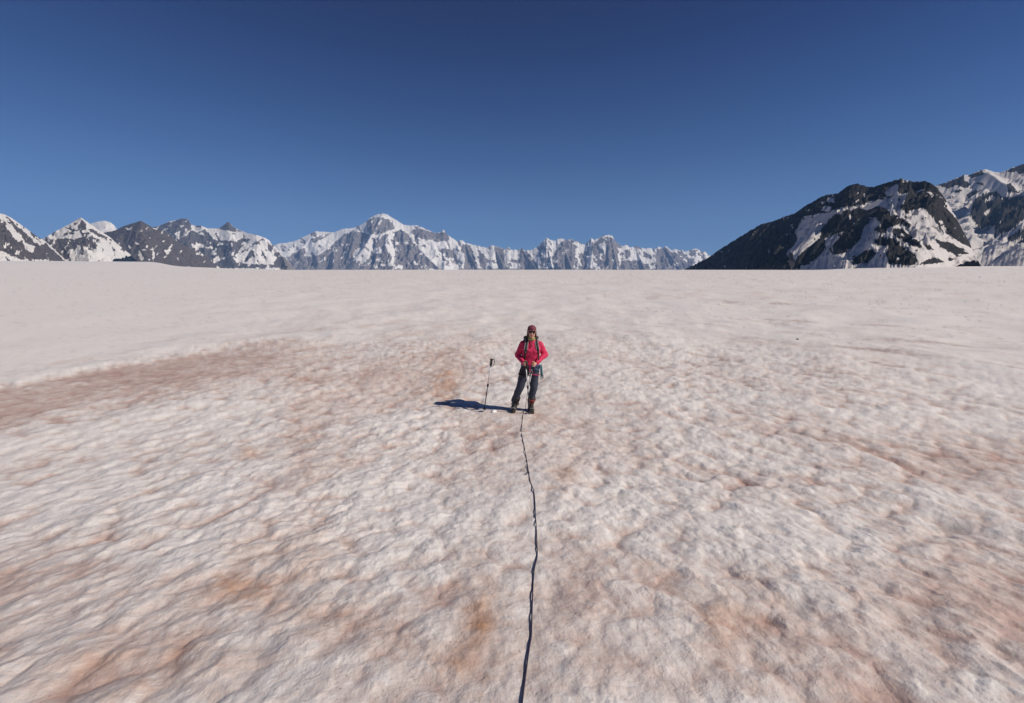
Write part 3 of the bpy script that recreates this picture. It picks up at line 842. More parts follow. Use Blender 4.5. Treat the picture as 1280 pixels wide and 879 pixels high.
# ------------------------------------------------------------------ shaping helpers for the things on the snow
class MB:
    def __init__(self):
        self.v, self.f = [], []

    def add(self, vs, fs):
        n = len(self.v)
        self.v += [tuple(p) for p in vs]
        self.f += [tuple(i + n for i in f) for f in fs]
        return self

    def tube(self, pts, radii, seg=10, caps=True, flat=None, up=(0, 1, 0)):
        """round (or flattened: flat = (wide, thick) factors) sweep through a list of points"""
        pts = [Vector(p) for p in pts]
        if isinstance(radii, (int, float)):
            radii = [radii] * len(pts)
        vs, fs = [], []
        side = None
        for i, p in enumerate(pts):
            t = (pts[min(i + 1, len(pts) - 1)] - pts[max(i - 1, 0)]).normalized()
            if side is None:
                u = Vector(up)
                if abs(u.dot(t)) > 0.95:
                    u = Vector((1, 0, 0))
                side = t.cross(u).normalized()
            else:
                side = (side - t * side.dot(t)).normalized()
            nb = side.cross(t).normalized()
            for k in range(seg):
                a = 2 * math.pi * k / seg
                c_, s_ = math.cos(a), math.sin(a)
                if flat:
                    c_, s_ = c_ * flat[0], s_ * flat[1]
                vs.append(p + (side * c_ + nb * s_) * radii[i])
        for i in range(len(pts) - 1):
            for k in range(seg):
                a, b = i * seg + k, i * seg + (k + 1) % seg
                fs.append((a, a + seg, b + seg, b))
        if caps:
            fs.append(tuple(range(seg)))
            fs.append(tuple(reversed(range((len(pts) - 1) * seg, len(pts) * seg))))
        return self.add(vs, fs)

    def limb(self, p, q, rp, rq, seg=14):
        """tapered capsule"""
        p, q = Vector(p), Vector(q)
        d = (q - p).normalized()
        pts, rr_ = [], []
        for k in range(4):
            a = math.pi / 2 * (1 - k / 4)
            pts.append(p - d * rp * math.sin(a)); rr_.append(max(rp * math.cos(a), rp * 0.05))
        for k in range(7):
            f = k / 6
            pts.append(p.lerp(q, f)); rr_.append(rp + (rq - rp) * f)
        for k in range(1, 5):
            a = math.pi / 2 * k / 4
            pts.append(q + d * rq * math.sin(a)); rr_.append(max(rq * math.cos(a), rq * 0.05))
        return self.tube(pts, rr_, seg)

    def ball(self, c_, r, seg=18, rings=12, rot=None):
        c_ = Vector(c_)
        vs = []
        for i in range(rings + 1):
            ph = math.pi * (i + 0.02) / (rings + 0.04)
            for k in range(seg):
                a = 2 * math.pi * k / seg
                w = Vector((r[0] * math.sin(ph) * math.cos(a), r[1] * math.sin(ph) * math.sin(a), r[2] * math.cos(ph)))
                if rot:
                    w = rot @ w
                vs.append(c_ + w)
        fs = []
        for i in range(rings):
            for k in range(seg):
                a, b = i * seg + k, i * seg + (k + 1) % seg
                fs.append((a, a + seg, b + seg, b))
        fs.append(tuple(range(seg)))
        fs.append(tuple(reversed(range(rings * seg, (rings + 1) * seg))))
        return self.add(vs, fs)

    def loft(self, secs, seg=28):
        """stack of rounded ellipses (z, cx, cy, rx, ry)"""
        vs, fs = [], []
        for (z, cx, cy, rx, ry) in secs:
            for k in range(seg):
                a = 2 * math.pi * k / seg
                c_, s_ = math.cos(a), math.sin(a)
                e = 0.86
                vs.append((cx + rx * math.copysign(abs(c_) ** e, c_), cy + ry * math.copysign(abs(s_) ** e, s_), z))
        n = len(secs)
        for i in range(n - 1):
            for k in range(seg):
                a, b = i * seg + k, i * seg + (k + 1) % seg
                fs.append((a, b, b + seg, a + seg))
        fs.append(tuple(reversed(range(seg))))
        fs.append(tuple(range((n - 1) * seg, n * seg)))
        return self.add(vs, fs)

    def box(self, c_, s, rot=None):
        c_ = Vector(c_)
        vs = []
        for x in (-1, 1):
            for y in (-1, 1):
                for z in (-1, 1):
                    w = Vector((x * s[0] / 2, y * s[1] / 2, z * s[2] / 2))
                    if rot:
                        w = rot @ w
                    vs.append(c_ + w)
        return self.add(vs, [(0, 1, 3, 2), (4, 6, 7, 5), (0, 4, 5, 1), (2, 3, 7, 6), (0, 2, 6, 4), (1, 5, 7, 3)])

    def mesh(self, name, smooth=True):
        me = bpy.data.meshes.new(name)
        me.from_pydata(self.v, [], self.f)
        bm = bmesh.new()
        bm.from_mesh(me)
        bmesh.ops.recalc_face_normals(bm, faces=bm.faces)
        for f in bm.faces:
            f.smooth = smooth
        bm.to_mesh(me)
        bm.free()
        return me

    def build(self, name, mat, parent=None, smooth=True, bevel=0.0):
        me = self.mesh(name, smooth)
        if bevel:
            bm = bmesh.new()
            bm.from_mesh(me)
            bmesh.ops.bevel(bm, geom=list(bm.edges), offset=bevel, segments=2, affect='EDGES')
            bm.to_mesh(me)
            bm.free()
        return link(name, me, mat, parent)

    def fuse(self, name, mat, parent=None, voxel=0.006, smooth=4, wrinkle=None, ratio=1.0):
        """melt every shape in the builder into one continuous skin"""
        me = self.mesh(name)
        o = bpy.data.objects.new(name, me)
        COL.objects.link(o)
        r = o.modifiers.new('remesh', 'REMESH')
        r.mode = 'VOXEL'
        r.voxel_size = voxel
        r.use_smooth_shade = True
        sm_ = o.modifiers.new('smooth', 'SMOOTH')
        sm_.factor = 0.5
        sm_.iterations = smooth
        if ratio < 1:
            d = o.modifiers.new('decimate', 'DECIMATE')
            d.ratio = ratio
        dg = bpy.context.evaluated_depsgraph_get()
        out = bpy.data.meshes.new_from_object(o.evaluated_get(dg))
        out.name = name
        bpy.data.objects.remove(o)
        if wrinkle:
            n = len(out.vertices)
            co = np.empty(n * 3, np.float32)
            no = np.empty(n * 3, np.float32)
            out.vertices.foreach_get('co', co)
            out.vertices.foreach_get('normal', no)
            co, no = co.reshape(-1, 3).astype(float), no.reshape(-1, 3)
            co = co + no * wrinkle(co)[:, None]
            out.vertices.foreach_set('co', co.astype(np.float32).ravel())
        out.polygons.foreach_set('use_smooth', np.ones(len(out.polygons), bool))
        out.update()
        return link(name, out, mat, parent)


def spline(pts, n=8):
    """Catmull-Rom through points"""
    P = [Vector(p) for p in pts]
    P = [P[0] * 2 - P[1]] + P + [P[-1] * 2 - P[-2]]
    out = []
    for i in range(1, len(P) - 2):
        for k in range(n):
            t = k / n
            a, b, c_, d = P[i - 1], P[i], P[i + 1], P[i + 2]
            out.append(0.5 * ((2 * b) + (c_ - a) * t + (2 * a - 5 * b + 4 * c_ - d) * t * t + (3 * b - a - 3 * c_ + d) * t ** 3))
    out.append(P[-2])
    return out


def empty(name, loc, label, cat, group=None):
    o = bpy.data.objects.new(name, None)
    o.empty_display_size = 0.2
    COL.objects.link(o)
    o.location = loc
    return tag(o, label, cat, group)


M_SKIN = simple_mat('sunned_skin', (0.60, 0.34, 0.235), 0.5, var=0.12, scale=30)
M_LIP = simple_mat('lip', (0.36, 0.10, 0.085), 0.5)
M_TOP = simple_mat('crimson_fleece', (0.60, 0.020, 0.090), 0.75, var=0.22, scale=25, bump=0.25, bscale=500)
M_TROUSER = simple_mat('slate_trousers', (0.030, 0.038, 0.064), 0.7, var=0.3, scale=18, bump=0.2, bscale=500)
M_THIGH = simple_mat('black_hip_thigh', (0.012, 0.012, 0.015), 0.7, var=0.3, scale=18)
M_BLACK = simple_mat('black_nylon', (0.014, 0.014, 0.016), 0.65, var=0.25, scale=40, bump=0.2)
M_DGREY = simple_mat('dark_grey_nylon', (0.055, 0.055, 0.060), 0.65, var=0.25, scale=40, bump=0.2)
M_GREYBAND = simple_mat('pale_grey_webbing', (0.33, 0.33, 0.33), 0.7)
M_BOOT = simple_mat('black_boot_leather', (0.016, 0.014, 0.013), 0.5, var=0.3, scale=50, bump=0.2)
M_SOLE = simple_mat('brown_rubber', (0.07, 0.045, 0.03), 0.8)
M_RED = simple_mat('red_webbing', (0.26, 0.022, 0.022), 0.6)
M_PINK = simple_mat('pink_webbing', (0.58, 0.035, 0.13), 0.6)
M_BLUE = simple_mat('blue_webbing', (0.035, 0.085, 0.20), 0.6)
M_TEAL = simple_mat('teal_cord', (0.05, 0.16, 0.20), 0.6)
M_CAP = simple_mat('burgundy_cap', (0.17, 0.035, 0.055), 0.8, var=0.5, scale=45, bump=0.2)
M_HAIR = simple_mat('brown_hair', (0.045, 0.022, 0.013), 0.55, var=0.4, scale=120, bump=0.6, bscale=160)
M_LENS = simple_mat('dark_lens', (0.012, 0.008, 0.008), 0.08)
M_BUFF = simple_mat('olive_neck_scarf', (0.33, 0.29, 0.11), 0.8, var=0.3, scale=40)
M_STEEL = simple_mat('dull_steel', (0.42, 0.42, 0.43), 0.38, metal=0.9)
M_ALU = simple_mat('pale_anodised_aluminium', (0.66, 0.66, 0.65), 0.42, metal=0.3)
M_DARKALU = simple_mat('dark_anodised_aluminium', (0.05, 0.05, 0.055), 0.4, metal=0.4)
M_FOAM = simple_mat('black_foam_grip', (0.02, 0.02, 0.022), 0.8, bump=0.3)
M_SLING = simple_mat('white_sling_tape', (0.74, 0.74, 0.72), 0.7)
M_ROPE = simple_mat('purple_black_rope', (0.028, 0.018, 0.045), 0.75, var=0.6, scale=260, bump=0.5, bscale=260)
M_STONE = simple_mat('dark_stone', (0.075, 0.062, 0.055), 0.9, var=0.4, scale=30, bump=0.5, bscale=60)
M_CLOD = simple_mat('clean_snow', (0.80, 0.785, 0.77), 0.8, var=0.06, bump=0.4, bscale=60)

# ------------------------------------------------------------------ the person (local frame: x right in the photo, y away from the camera, z up)
PX0, PY0 = PERSON
PZ0 = ground_z(PX0, PY0)
PSC = 1.0
person = empty('person', (PX0, PY0, PZ0), 'climber in crimson top, dark trousers, cap and sunglasses standing roped up on the glacier', 'person')

SL, SR = Vector((-.018, .02, 1.355)), Vector((.308, .02, 1.345))
EL, ER = Vector((-.122, .04, 1.13)), Vector((.420, .04, 1.14))
WL, WR = Vector((-.012, -.19, 1.035)), Vector((.238, -.195, 1.03))
HPL, HPR = Vector((.035, 0, .90)), Vector((.205, 0, .90))
KL, KR = Vector((-.070, -.03, .50)), Vector((.195, -.035, .49))
AL, AR = Vector((-.185, .02, .10)), Vector((.140, .0, .10))
HEAD = Vector((.150, -.03, 1.605))
# --- bare body: one skin
b = MB()
b.loft([(.86, .12, 0, .15, .10), (.95, .12, 0, .155, .105), (1.08, .13, 0, .13, .095), (1.22, .138, 0, .15, .10), (1.33, .142, .005, .155, .10), (1.40, .145, .01, .11, .075), (1.44, .146, .01, .06, .06)])
b.limb((.146, .012, 1.42), (.149, -.008, 1.54), .057, .053)
b.ball(HEAD + Vector((0, .012, .03)), (.074, .093, .096))
b.ball(HEAD + Vector((0, -.020, -.045)), (.060, .068, .072))
b.ball(HEAD + Vector((0, -.062, -.098)), (.028, .024, .022))
b.limb(HEAD + Vector((0, -.082, .012)), HEAD + Vector((0, -.104, -.026)), .009, .013)
for s in (-1, 1):
    b.ball(HEAD + Vector((s * .011, -.096, -.032)), (.009, .010, .008))
    b.ball(HEAD + Vector((s * .076, .012, -.008)), (.010, .020, .032))
    b.ball(HEAD + Vector((s * .036, -.066, -.022)), (.024, .020, .020))
b.limb(HEAD + Vector((-.040, -.078, .036)), HEAD + Vector((.040, -.078, .036)), .011, .011)
b.limb(SL, EL, .050, .040); b.limb(EL, WL, .040, .027)
b.limb(SR, ER, .050, .040); b.limb(ER, WR, .040, .027)
b.limb(HPL, KL, .080, .055); b.limb(KL, AL, .055, .038)
b.limb(HPR, KR, .080, .055); b.limb(KR, AR, .055, .038)
for A_, sx in ((AL, -.02), (AR, .015)):
    b.limb(A_ + Vector((0, .02, -.04)), A_ + Vector((sx, -.16, -.06)), .036, .028)
# hands: palm, thumb and four separate fingers closed round an upright shaft
POLE_TOP = Vector((.022, -.238, 1.075))
POLE_FOOT = Vector((.120, -.215, .045))
POLE_DIR = (POLE_TOP - POLE_FOOT).normalized()


def hand(wrist, axis_pt, axis, side):
    """side +1: palm lies on the -x side of the shaft and the fingers close towards +x"""
    X = Vector((side, 0, 0))
    F = Vector((0, -1, 0))
    palm = axis_pt - X * .028 + F * .004
    b.limb(wrist, palm + Vector((0, .012, 0)), .026, .024)
    b.ball(palm, (.017, .030, .042))
    for k, (dz, ln) in enumerate(((.033, .92), (.011, 1.0), (-.011, .95), (-.031, .78))):
        o_ = axis_pt + axis * dz
        p = [o_ - X * .030 + F * .020, o_ - X * .012 + F * (.034 * ln), o_ + X * .016 + F * (.028 * ln), o_ + X * .024 + F * (.006), o_ + X * .014 - F * .010]
        for q0, q1, r0, r1 in zip(p, p[1:], (.0098, .0092, .0086, .0080), (.0092, .0086, .0080, .0072)):
            b.limb(q0, q1, r0, r1, 8)
    t0 = palm + axis * .030 + Vector((0, .006, 0))
    t1 = axis_pt + axis * .056 - X * .010 + F * .012
    t2 = axis_pt + axis * .060 + X * .016 + F * .014
    b.limb(t0, t1, .0125, .0105, 8)
    b.limb(t1, t2, .0105, .0085, 8)


HL_AX = POLE_TOP - POLE_DIR * .055
HR_AX = Vector((.172, -.235, 1.005))
hand(WL, HL_AX, POLE_DIR, 1)
hand(WR, HR_AX, Vector((0.05, 0, 1)).normalized(), -1)
body = b.fuse('body', M_SKIN, person, voxel=0.0042, smooth=3, ratio=0.45)
m_ = MB().limb(HEAD + Vector((-.020, -.087, -.066)), HEAD + Vector((.020, -.087, -.066)), .0065, .0065, 8)
m_.build('mouth', M_LIP, person)
m_ = MB()
for s in (-1, 1):
    m_ = MB().ball(HEAD + Vector((s * .032, -.073, .006)), (.014, .012, .012), 12, 8)
    m_.build('eye', M_SLING, person)


# --- clothes
def folds(amp, seed, zdir=1.0):
    def f(co):
        return amp * (0.6 * fbm(co[:, 0] / .10 + co[:, 1] * 3, co[:, 2] / .07 * zdir, seed, 3) + 0.5 * ridged(co[:, 0] / .16 + co[:, 2] * 2.0, co[:, 2] / .12 + co[:, 1] * 4, seed + 3, 2) - 0.2)
    return f


t = MB()
t.loft([(.945, .122, -.005, .172, .125), (.985, .122, -.008, .180, .132), (1.05, .127, -.008, .172, .128), (1.13, .132, -.010, .168, .130), (1.20, .137, -.014, .178, .142), (1.27, .140, -.012, .186, .142),
        (1.34, .143, 0, .180, .118), (1.385, .145, .010, .140, .092), (1.43, .146, .012, .084, .074), (1.475, .147, .006, .066, .064)])
t.limb(SL, (.10, .015, 1.405), .062, .055)
t.limb(SR, (.19, .015, 1.402), .062, .055)
t.limb(SL, EL, .070, .060); t.limb(EL, WL + (EL - WL) * .06, .060, .040)
t.limb(SR, ER, .070, .060); t.limb(ER, WR + (ER - WR) * .06, .060, .040)
for s in (-1, 1):
    t.ball((.14 + s * .065, -.095, 1.235), (.075, .062, .070))
top = t.fuse('fleece_top', M_TOP, person, voxel=0.0065, smooth=5, wrinkle=folds(.013, 101), ratio=0.6)
c_ = MB()
c_.limb(WL + (EL - WL) * .03, WL + (EL - WL) * .10, .038, .041, 14)
c_.build('cuff', M_TOP, top)
c_ = MB()
c_.limb(WR + (ER - WR) * .03, WR + (ER - WR) * .10, .038, .041, 14)
c_.build('cuff', M_TOP, top)
z_ = MB().tube(spline([(.147, -.078, 1.455), (.147, -.104, 1.40), (.146, -.146, 1.33)], 5), .006, 6)
z_.build('zip', M_BLACK, top)

t = MB()
t.loft([(.79, .12, 0, .150, .108), (.86, .12, 0, .168, .118), (.93, .122, 0, .170, .120), (1.0, .124, 0, .155, .110)])
t.limb(HPL + Vector((-.005, 0, -.02)), KL, .100, .078); t.limb(KL, AL + Vector((0, .01, .10)), .078, .066)
t.limb(HPR + Vector((.005, 0, -.02)), KR, .100, .078); t.limb(KR, AR + Vector((0, .01, .10)), .078, .066)
trousers = t.fuse('trousers', M_TROUSER, person, voxel=0.007, smooth=4, wrinkle=folds(.012, 131, 0.8), ratio=0.6)
t = MB()
t.loft([(.80, .055, -.004, .100, .118), (.88, .055, -.004, .110, .127), (.96, .075, -.002, .120, .128)])
t.limb(HPL + Vector((-.008, -.004, -.06)), HPL.lerp(KL, .36) + Vector((-.002, -.002, 0)), .108, .099)
t.fuse('dark_thigh', M_THIGH, trousers, voxel=0.008, smooth=4, wrinkle=folds(.008, 151), ratio=0.6)  # black layer over the hip and upper thigh of one leg only

# --- harness
hs = MB()
hs.loft([(.925, .122, 0, .180, .132), (.955, .122, 0, .184, .136), (.965, .122, 0, .180, .132)])
harness = hs.build('harness', M_BLUE, person)


def leg_loop(hip, knee, f, r, mat, tilt):
    c0_ = hip.lerp(knee, f)
    d = (knee - hip).normalized()
    pts = []
    for k in range(29):
        a = 2 * math.pi * k / 28
        u_ = Vector((1, 0, 0)); u_ = (u_ - d * u_.dot(d)).normalized(); w_ = d.cross(u_)
        pts.append(c0_ + u_ * (r * math.cos(a)) + w_ * (r * math.sin(a) * 1.05) + Vector((0, 0, tilt * math.cos(a))))
    q_ = MB().tube(pts, .012, 8, False, flat=(0.6, 1.5))
    o_ = q_.build('leg_loop', mat, harness)
    return o_


lp = leg_loop(HPR + Vector((.005, 0, -.02)), KR, .30, .101, M_PINK, -.015)
leg_loop(HPL + Vector((-.004, 0, -.02)), KL, .34, .103, M_BLACK, .015)
MB().tube(spline([(.112, -.142, .975), (.110, -.165, .93), (.112, -.160, .87), (.116, -.140, .83)], 6), .013, 8, flat=(1.3, .6)).build('tie_in_strap', M_PINK, harness)
bl = MB()
bl.tube([(.135 + .022 * math.cos(a), -.168, .845 + .045 * math.sin(a)) for a in np.linspace(0, 2 * math.pi, 25)], .006, 8, False)
bl.build('carabiner', M_STEEL, harness)
MB().tube(spline([(.20, -.128, .955), (.235, -.125, .88), (.29, -.075, .865), (.315, .0, .93)], 8), .008, 6).build('gear_loop', M_BLUE, harness)
gs_ = MB()
gs_.tube(spline([(.300, -.02, .955), (.325, -.06, .86), (.335, -.055, .74), (.350, -.03, .72), (.352, -.01, .80), (.325, .01, .95)], 8), .010, 8)
gs_.tube(spline([(.310, -.03, .95), (.345, -.05, .88), (.358, -.045, .78), (.366, -.02, .77), (.350, 0, .95)], 8), .009, 8)
gs_.build('cord_loop', M_TEAL, harness)
for (x_, z_c, tilt) in ((.345, .70, .3), (.362, .725, -.2)):
    q_ = MB().tube([(x_ + .020 * math.cos(a) + tilt * .04 * math.sin(a), -.035, z_c + .046 * math.sin(a)) for a in np.linspace(0, 2 * math.pi, 21)], .0055, 8, False)
    q_.build('carabiner', M_DARKALU, harness)
MB().tube(spline([(.135, -.172, .80), (.118, -.185, .70), (.098, -.200, .635)], 8), .0085, 8, flat=(1.4, .5)).build('sling', M_SLING, harness)


# --- boots with crampons
def boot(ank, toe_dx, red, knee):
    ln_ = (knee - ank) / (knee.z - ank.z)
    up_ = lambda z: ank + Vector((ln_.x * max(z, 0) * .9, .012 + ln_.y * max(z, 0) * .5, z))
    q_ = MB()
    heel = ank + Vector((0, .055, -.045)); toe = ank + Vector((toe_dx, -.165, -.058))
    q_.limb(up_(.15), ank + Vector((0, .01, -.01)), .068, .058)
    q_.limb(heel, toe, .048, .040)
    q_.limb(ank + Vector((toe_dx * .3, -.04, -.012)), toe + Vector((0, .05, .005)), .048, .040)
    bo = q_.fuse('boot', M_BOOT, person, voxel=0.007, smooth=3, ratio=0.6)
    if red:
        tag(bo, 'black boot with red laced ankle strap')
    so = MB()
    so.limb(heel + Vector((0, .01, -.028)), toe + Vector((0, -.008, -.022)), .050, .045, 16)
    so.v = [(x, y, min(max(z, ank.z - .100), ank.z - .068)) for x, y, z in so.v]
    so.build('sole', M_SOLE, bo)
    gt = MB().tube([up_(z) for z in (.09, .12, .17, .195)], [.071, .077, .078, .073], 20)
    gt.build('gaiter', M_BOOT, bo)
    mat = M_RED if red else M_DGREY
    st = MB()
    for z in ((.130,) if red else (.03,)):
        st.tube([up_(z) + Vector((.079 * math.cos(a), .079 * math.sin(a), .012 * math.sin(a * 2))) for a in np.linspace(0, 2 * math.pi, 25)], .009, 6, False)
    if red:
        for s in (-1, 1):
            st.tube([up_(.145) + Vector((s * .045, -.066, 0)), up_(.105) + Vector((-s * .03, -.078, 0)), up_(.065) + Vector((s * .035, -.074, 0))], .007, 6)
    st.build('ankle_strap', mat, bo)
    for f, r_ in ((.35, .060), (.78, .050)):
        st = MB()
        cc = heel.lerp(toe, f)
        st.tube([cc + Vector((r_ * math.cos(a), 0, .006 + (r_ + .012 - .03 * f) * math.sin(a))) for a in np.linspace(-.1, math.pi + .1, 15)], .007, 6)
        st.build('crampon_strap', M_GREYBAND, bo)
    cr_ = MB()
    for s in (-1, 1):
        cr_.tube([heel + Vector((s * .045, .03, -.055)), heel.lerp(toe, .5) + Vector((s * .038, 0, -.052)), toe + Vector((s * .045, .04, -.048)), toe + Vector((s * .022, -.035, -.046))], .006, 6)
    for f in (0.0, .3, .62, .85, 1.0):
        for s in (-1, 1):
            p = heel.lerp(toe, f) + Vector((s * (.046 if f < 1 else .024), -.0 if f < 1 else -.03, -.05))
            tip = p + Vector((s * .006, -.03 if f >= 1 else 0, -.036 if f < 1 else -.02))
            cr_.tube([p, tip], [.010, .002], 6)
    cr_.tube([heel + Vector((-.045, .03, -.055)), heel + Vector((0, .058, -.05)), heel + Vector((.045, .03, -.055))], .006, 6)
    cr_.build('crampon', M_STEEL, bo)


boot(AL, -.030, False, KL)
boot(AR, .025, True, KR)

# --- head wear
cp_ = MB()
cp_.ball(HEAD + Vector((0, .012, .058)), (.086, .104, .072), 24, 14)
cp_.v = [(x, y, max(z, HEAD.z + .030)) for x, y, z in cp_.v]
cap_o = cp_.fuse('cap', M_CAP, person, voxel=0.005, smooth=3, wrinkle=lambda co: .004 * fbm(co[:, 0] / .05, co[:, 2] / .04, 9, 3), ratio=0.6)
vz = MB()
vs, fs = [], []
for lay in (0.0, -.006):
    for i in range(9):
        a = math.pi * (1.14 + .72 * i / 8)
        for rr_ in (.090, .106, .121):
            k_ = (rr_ - .09) / .060
            vs.append(HEAD + Vector((math.cos(a) * (.084 + .004 * k_), .010 + math.sin(a) * (.094 + (rr_ - .09)), .044 + lay - .014 * k_ - .010 * k_ * math.cos(a) ** 2)))
for i in range(8):
    for k in range(2):
        a0 = i * 3 + k
        fs.append((a0, a0 + 3, a0 + 4, a0 + 1))
        fs.append((27 + a0, 27 + a0 + 1, 27 + a0 + 4, 27 + a0 + 3))
    fs.append((i * 3 + 2, i * 3 + 5, 27 + i * 3 + 5, 27 + i * 3 + 2))
    fs.append((i * 3, 27 + i * 3, 27 + i * 3 + 3, i * 3 + 3))
vz.add(vs, fs).build('visor', M_CAP, cap_o)
hr = MB()
for s in (-1, 1):
    hr.limb(HEAD + Vector((s * .068, .03, .03)), HEAD + Vector((s * .076, .02, -.09)), .018, .012)
    hr.limb(HEAD + Vector((s * .062, .06, .02)), HEAD + Vector((s * .085, .055, -.15)), .028, .016)
hr.ball(HEAD + Vector((0, .055, -.02)), (.080, .062, .10))
hr.fuse('hair', M_HAIR, person, voxel=0.006, smooth=2, wrinkle=lambda co: .004 * ridged(co[:, 0] / .02, co[:, 2] / .12, 5, 2), ratio=0.6)
gl = MB()
for s in (-1, 1):
    gl.tube([HEAD + Vector((s * .060, -.082, .010)), HEAD + Vector((s * .080, -.03, .012)), HEAD + Vector((s * .082, .03, .008))], .004, 6)
gl.tube([HEAD + Vector((-.020, -.100, .014)), HEAD + Vector((0, -.106, .018)), HEAD + Vector((.020, -.100, .014))], .005, 6)
sg = gl.build('sunglasses', M_BLACK, person)
for s in (-1, 1):
    MB().ball(HEAD + Vector((s * .036, -.093, .006)), (.032, .012, .023), 16, 10).build('lens', M_LENS, sg)
nk = MB()
nk.loft([(1.435, .147, .002, .074, .072), (1.455, .147, -.004, .073, .072), (1.485, .148, -.010, .066, .066), (1.505, .148, -.014, .062, .062)], 24)
nk.fuse('neck_scarf', M_BUFF, person, voxel=0.006, smooth=2, wrinkle=lambda co: .007 * ridged(co[:, 0] / .08, co[:, 2] / .025, 4, 2) - .003, ratio=0.6)

# ------------------------------------------------------------------ rucksack worn by the person (a thing of its own)
pack = empty('backpack', (PX0, PY0, PZ0), 'black and grey rucksack on the back of the climber in the crimson top', 'backpack')
pk = MB()
pk.loft([(.98, .145, .22, .135, .085), (1.05, .145, .23, .150, .105), (1.20, .145, .235, .158, .112), (1.34, .145, .23, .158, .105), (1.41, .145, .22, .152, .095), (1.44, .145, .215, .135, .08)])
pk.fuse('pack_body', M_DGREY, pack, voxel=0.009, smooth=4, wrinkle=folds(.012, 171), ratio=0.6)
pl_ = MB()
pl_.ball((.145, .205, 1.455), (.155, .100, .050), 24, 10)
pl_.fuse('pack_lid', M_BLACK, pack, voxel=0.008, smooth=3, wrinkle=folds(.010, 181), ratio=0.6)
dg_ = bpy.context.evaluated_depsgraph_get()
bvh_top = BVHTree.FromPolygons([v.co[:] for v in top.data.vertices], [p.vertices[:] for p in top.data.polygons])


def on_front(x, z):
    h_ = bvh_top.ray_cast(Vector((x, -1, z)), Vector((0, 1, 0)))
    return h_[0] if h_[0] is not None else Vector((x, -.02, z))


def on_top(x, y):
    h_ = bvh_top.ray_cast(Vector((x, y, 1.56)), Vector((0, 0, -1)))
    return h_[0] if h_[0] is not None else Vector((x, y, 1.42))


def strap(xs):
    path = []
    (xa, xb, xc, xd) = xs
    path.append(Vector((xa, .13, 1.44)))
    for y_ in (.09, .05, .01):
        path.append(on_top(xa, y_) + Vector((0, 0, .014)))
    for z_, x_ in ((1.39, xa * .6 + xb * .4), (1.34, xb), (1.28, xb * .6 + xc * .4), (1.21, xc), (1.15, xc * .4 + xd * .6), (1.09, xd)):
        path.append(on_front(x_, z_) + Vector((0, -.013, 0)))
    path = spline(path, 4)
    o_ = MB().tube(path, [.030 if i < len(path) * .72 else .016 for i in range(len(path))], 10, flat=(1.0, .36), up=(0, 1, 0)).build('shoulder_strap', M_BLACK, pack)
    for e in (-1, 1):
        MB().tube([p + Vector((e * .026, -.006, .004)) for p in path[6:int(len(path) * .72)]], .0055, 6).build('piping', M_GREYBAND, o_)
    MB().box(path[int(len(path) * .74)] + Vector((0, -.012, 0)), (.042, .014, .030)).build('buckle', M_DGREY, o_, bevel=.003)


strap((.055, .040, .020, .012))
strap((.235, .252, .272, .280))


# ------------------------------------------------------------------ trekking poles
def pole(name, label, top_pt, foot_pt, joint, buried, handle_side, group=None, basket=True):
    top_pt, foot_pt = Vector(top_pt), Vector(foot_pt)
    L_ = (top_pt - foot_pt).length
    r_ = empty(name, foot_pt, label, 'trekking pole', group)
    d = (top_pt - foot_pt).normalized()
    P_ = lambda h: d * h
    MB().tube([P_(L_ * joint), P_(L_ - .10)], .0105, 12).build('upper_shaft', M_ALU, r_)
    MB().tube([P_(.03), P_(L_ * joint + .02)], .0095, 12).build('lower_shaft', M_DARKALU, r_)
    cl = MB().tube([P_(L_ * joint - .02), P_(L_ * joint - .012), P_(L_ * joint + .03), P_(L_ * joint + .036)], [.014, .019, .019, .013], 12)
    clo = cl.build('clamp', M_BLACK, r_)
    MB().box(P_(L_ * joint + .008) + Vector((.017, 0, 0)), (.010, .014, .035)).build('lever', M_DGREY, clo, bevel=.002)
    MB().tube([P_(-buried), P_(.0), P_(.035)], [.002, .0055, .0068], 10).build('tip', M_STEEL, r_)
    if basket:
        MB().tube([P_(.055), P_(.058), P_(.064), P_(.068)], [.012, .042, .044, .014], 18).build('basket', M_BLACK, r_)
    g = MB().tube([P_(L_ - .135), P_(L_ - .128), P_(L_ - .10), P_(L_ - .08), P_(L_ - .05), P_(L_ - .03), P_(L_ - .012), P_(L_ + .004), P_(L_ + .008)],
                  [.013, .021, .022, .020, .022, .020, .026, .027, .016], 14)
    gr = g.build('grip', M_FOAM, r_)
    hs_ = Vector(handle_side)
    lo = MB().tube(spline([P_(L_ - .004) + hs_ * .008, P_(L_ - .002) + hs_ * .040, P_(L_ - .055) + hs_ * .066, P_(L_ - .135) + hs_ * .050, P_(L_ - .150) + hs_ * .020, P_(L_ - .10) + hs_ * .022, P_(L_ - .02) + hs_ * .014], 6),
                   .013, 8, flat=(.4, 1.4))
    lo.build('wrist_strap', M_BLACK, r_)
    return r_


gx_, gy_ = ground_hit(605.0, 514.5)
foot = Vector((gx_, gy_, ground_z(gx_, gy_)))
q = ground_hit(605, 514.5)
tp = at_depth(614.5, 449.0, gy_ + .03)
pole('trekking_pole', 'trekking pole with dangling black wrist strap planted upright in the snow beside the climber', tp, foot + Vector((0, 0, .0)), .50, .12, (1, 0, 0), 'pair of trekking poles')
pp = Vector((PX0, PY0, PZ0))
pf = pp + POLE_FOOT
pole('trekking_pole', 'trekking pole gripped in the hand of the climber with its tip by the boots', pp + POLE_TOP, Vector((pf.x, pf.y, ground_z(pf.x, pf.y) + .01)), .50, .03, (.4, -.6, 0), 'pair of trekking poles')

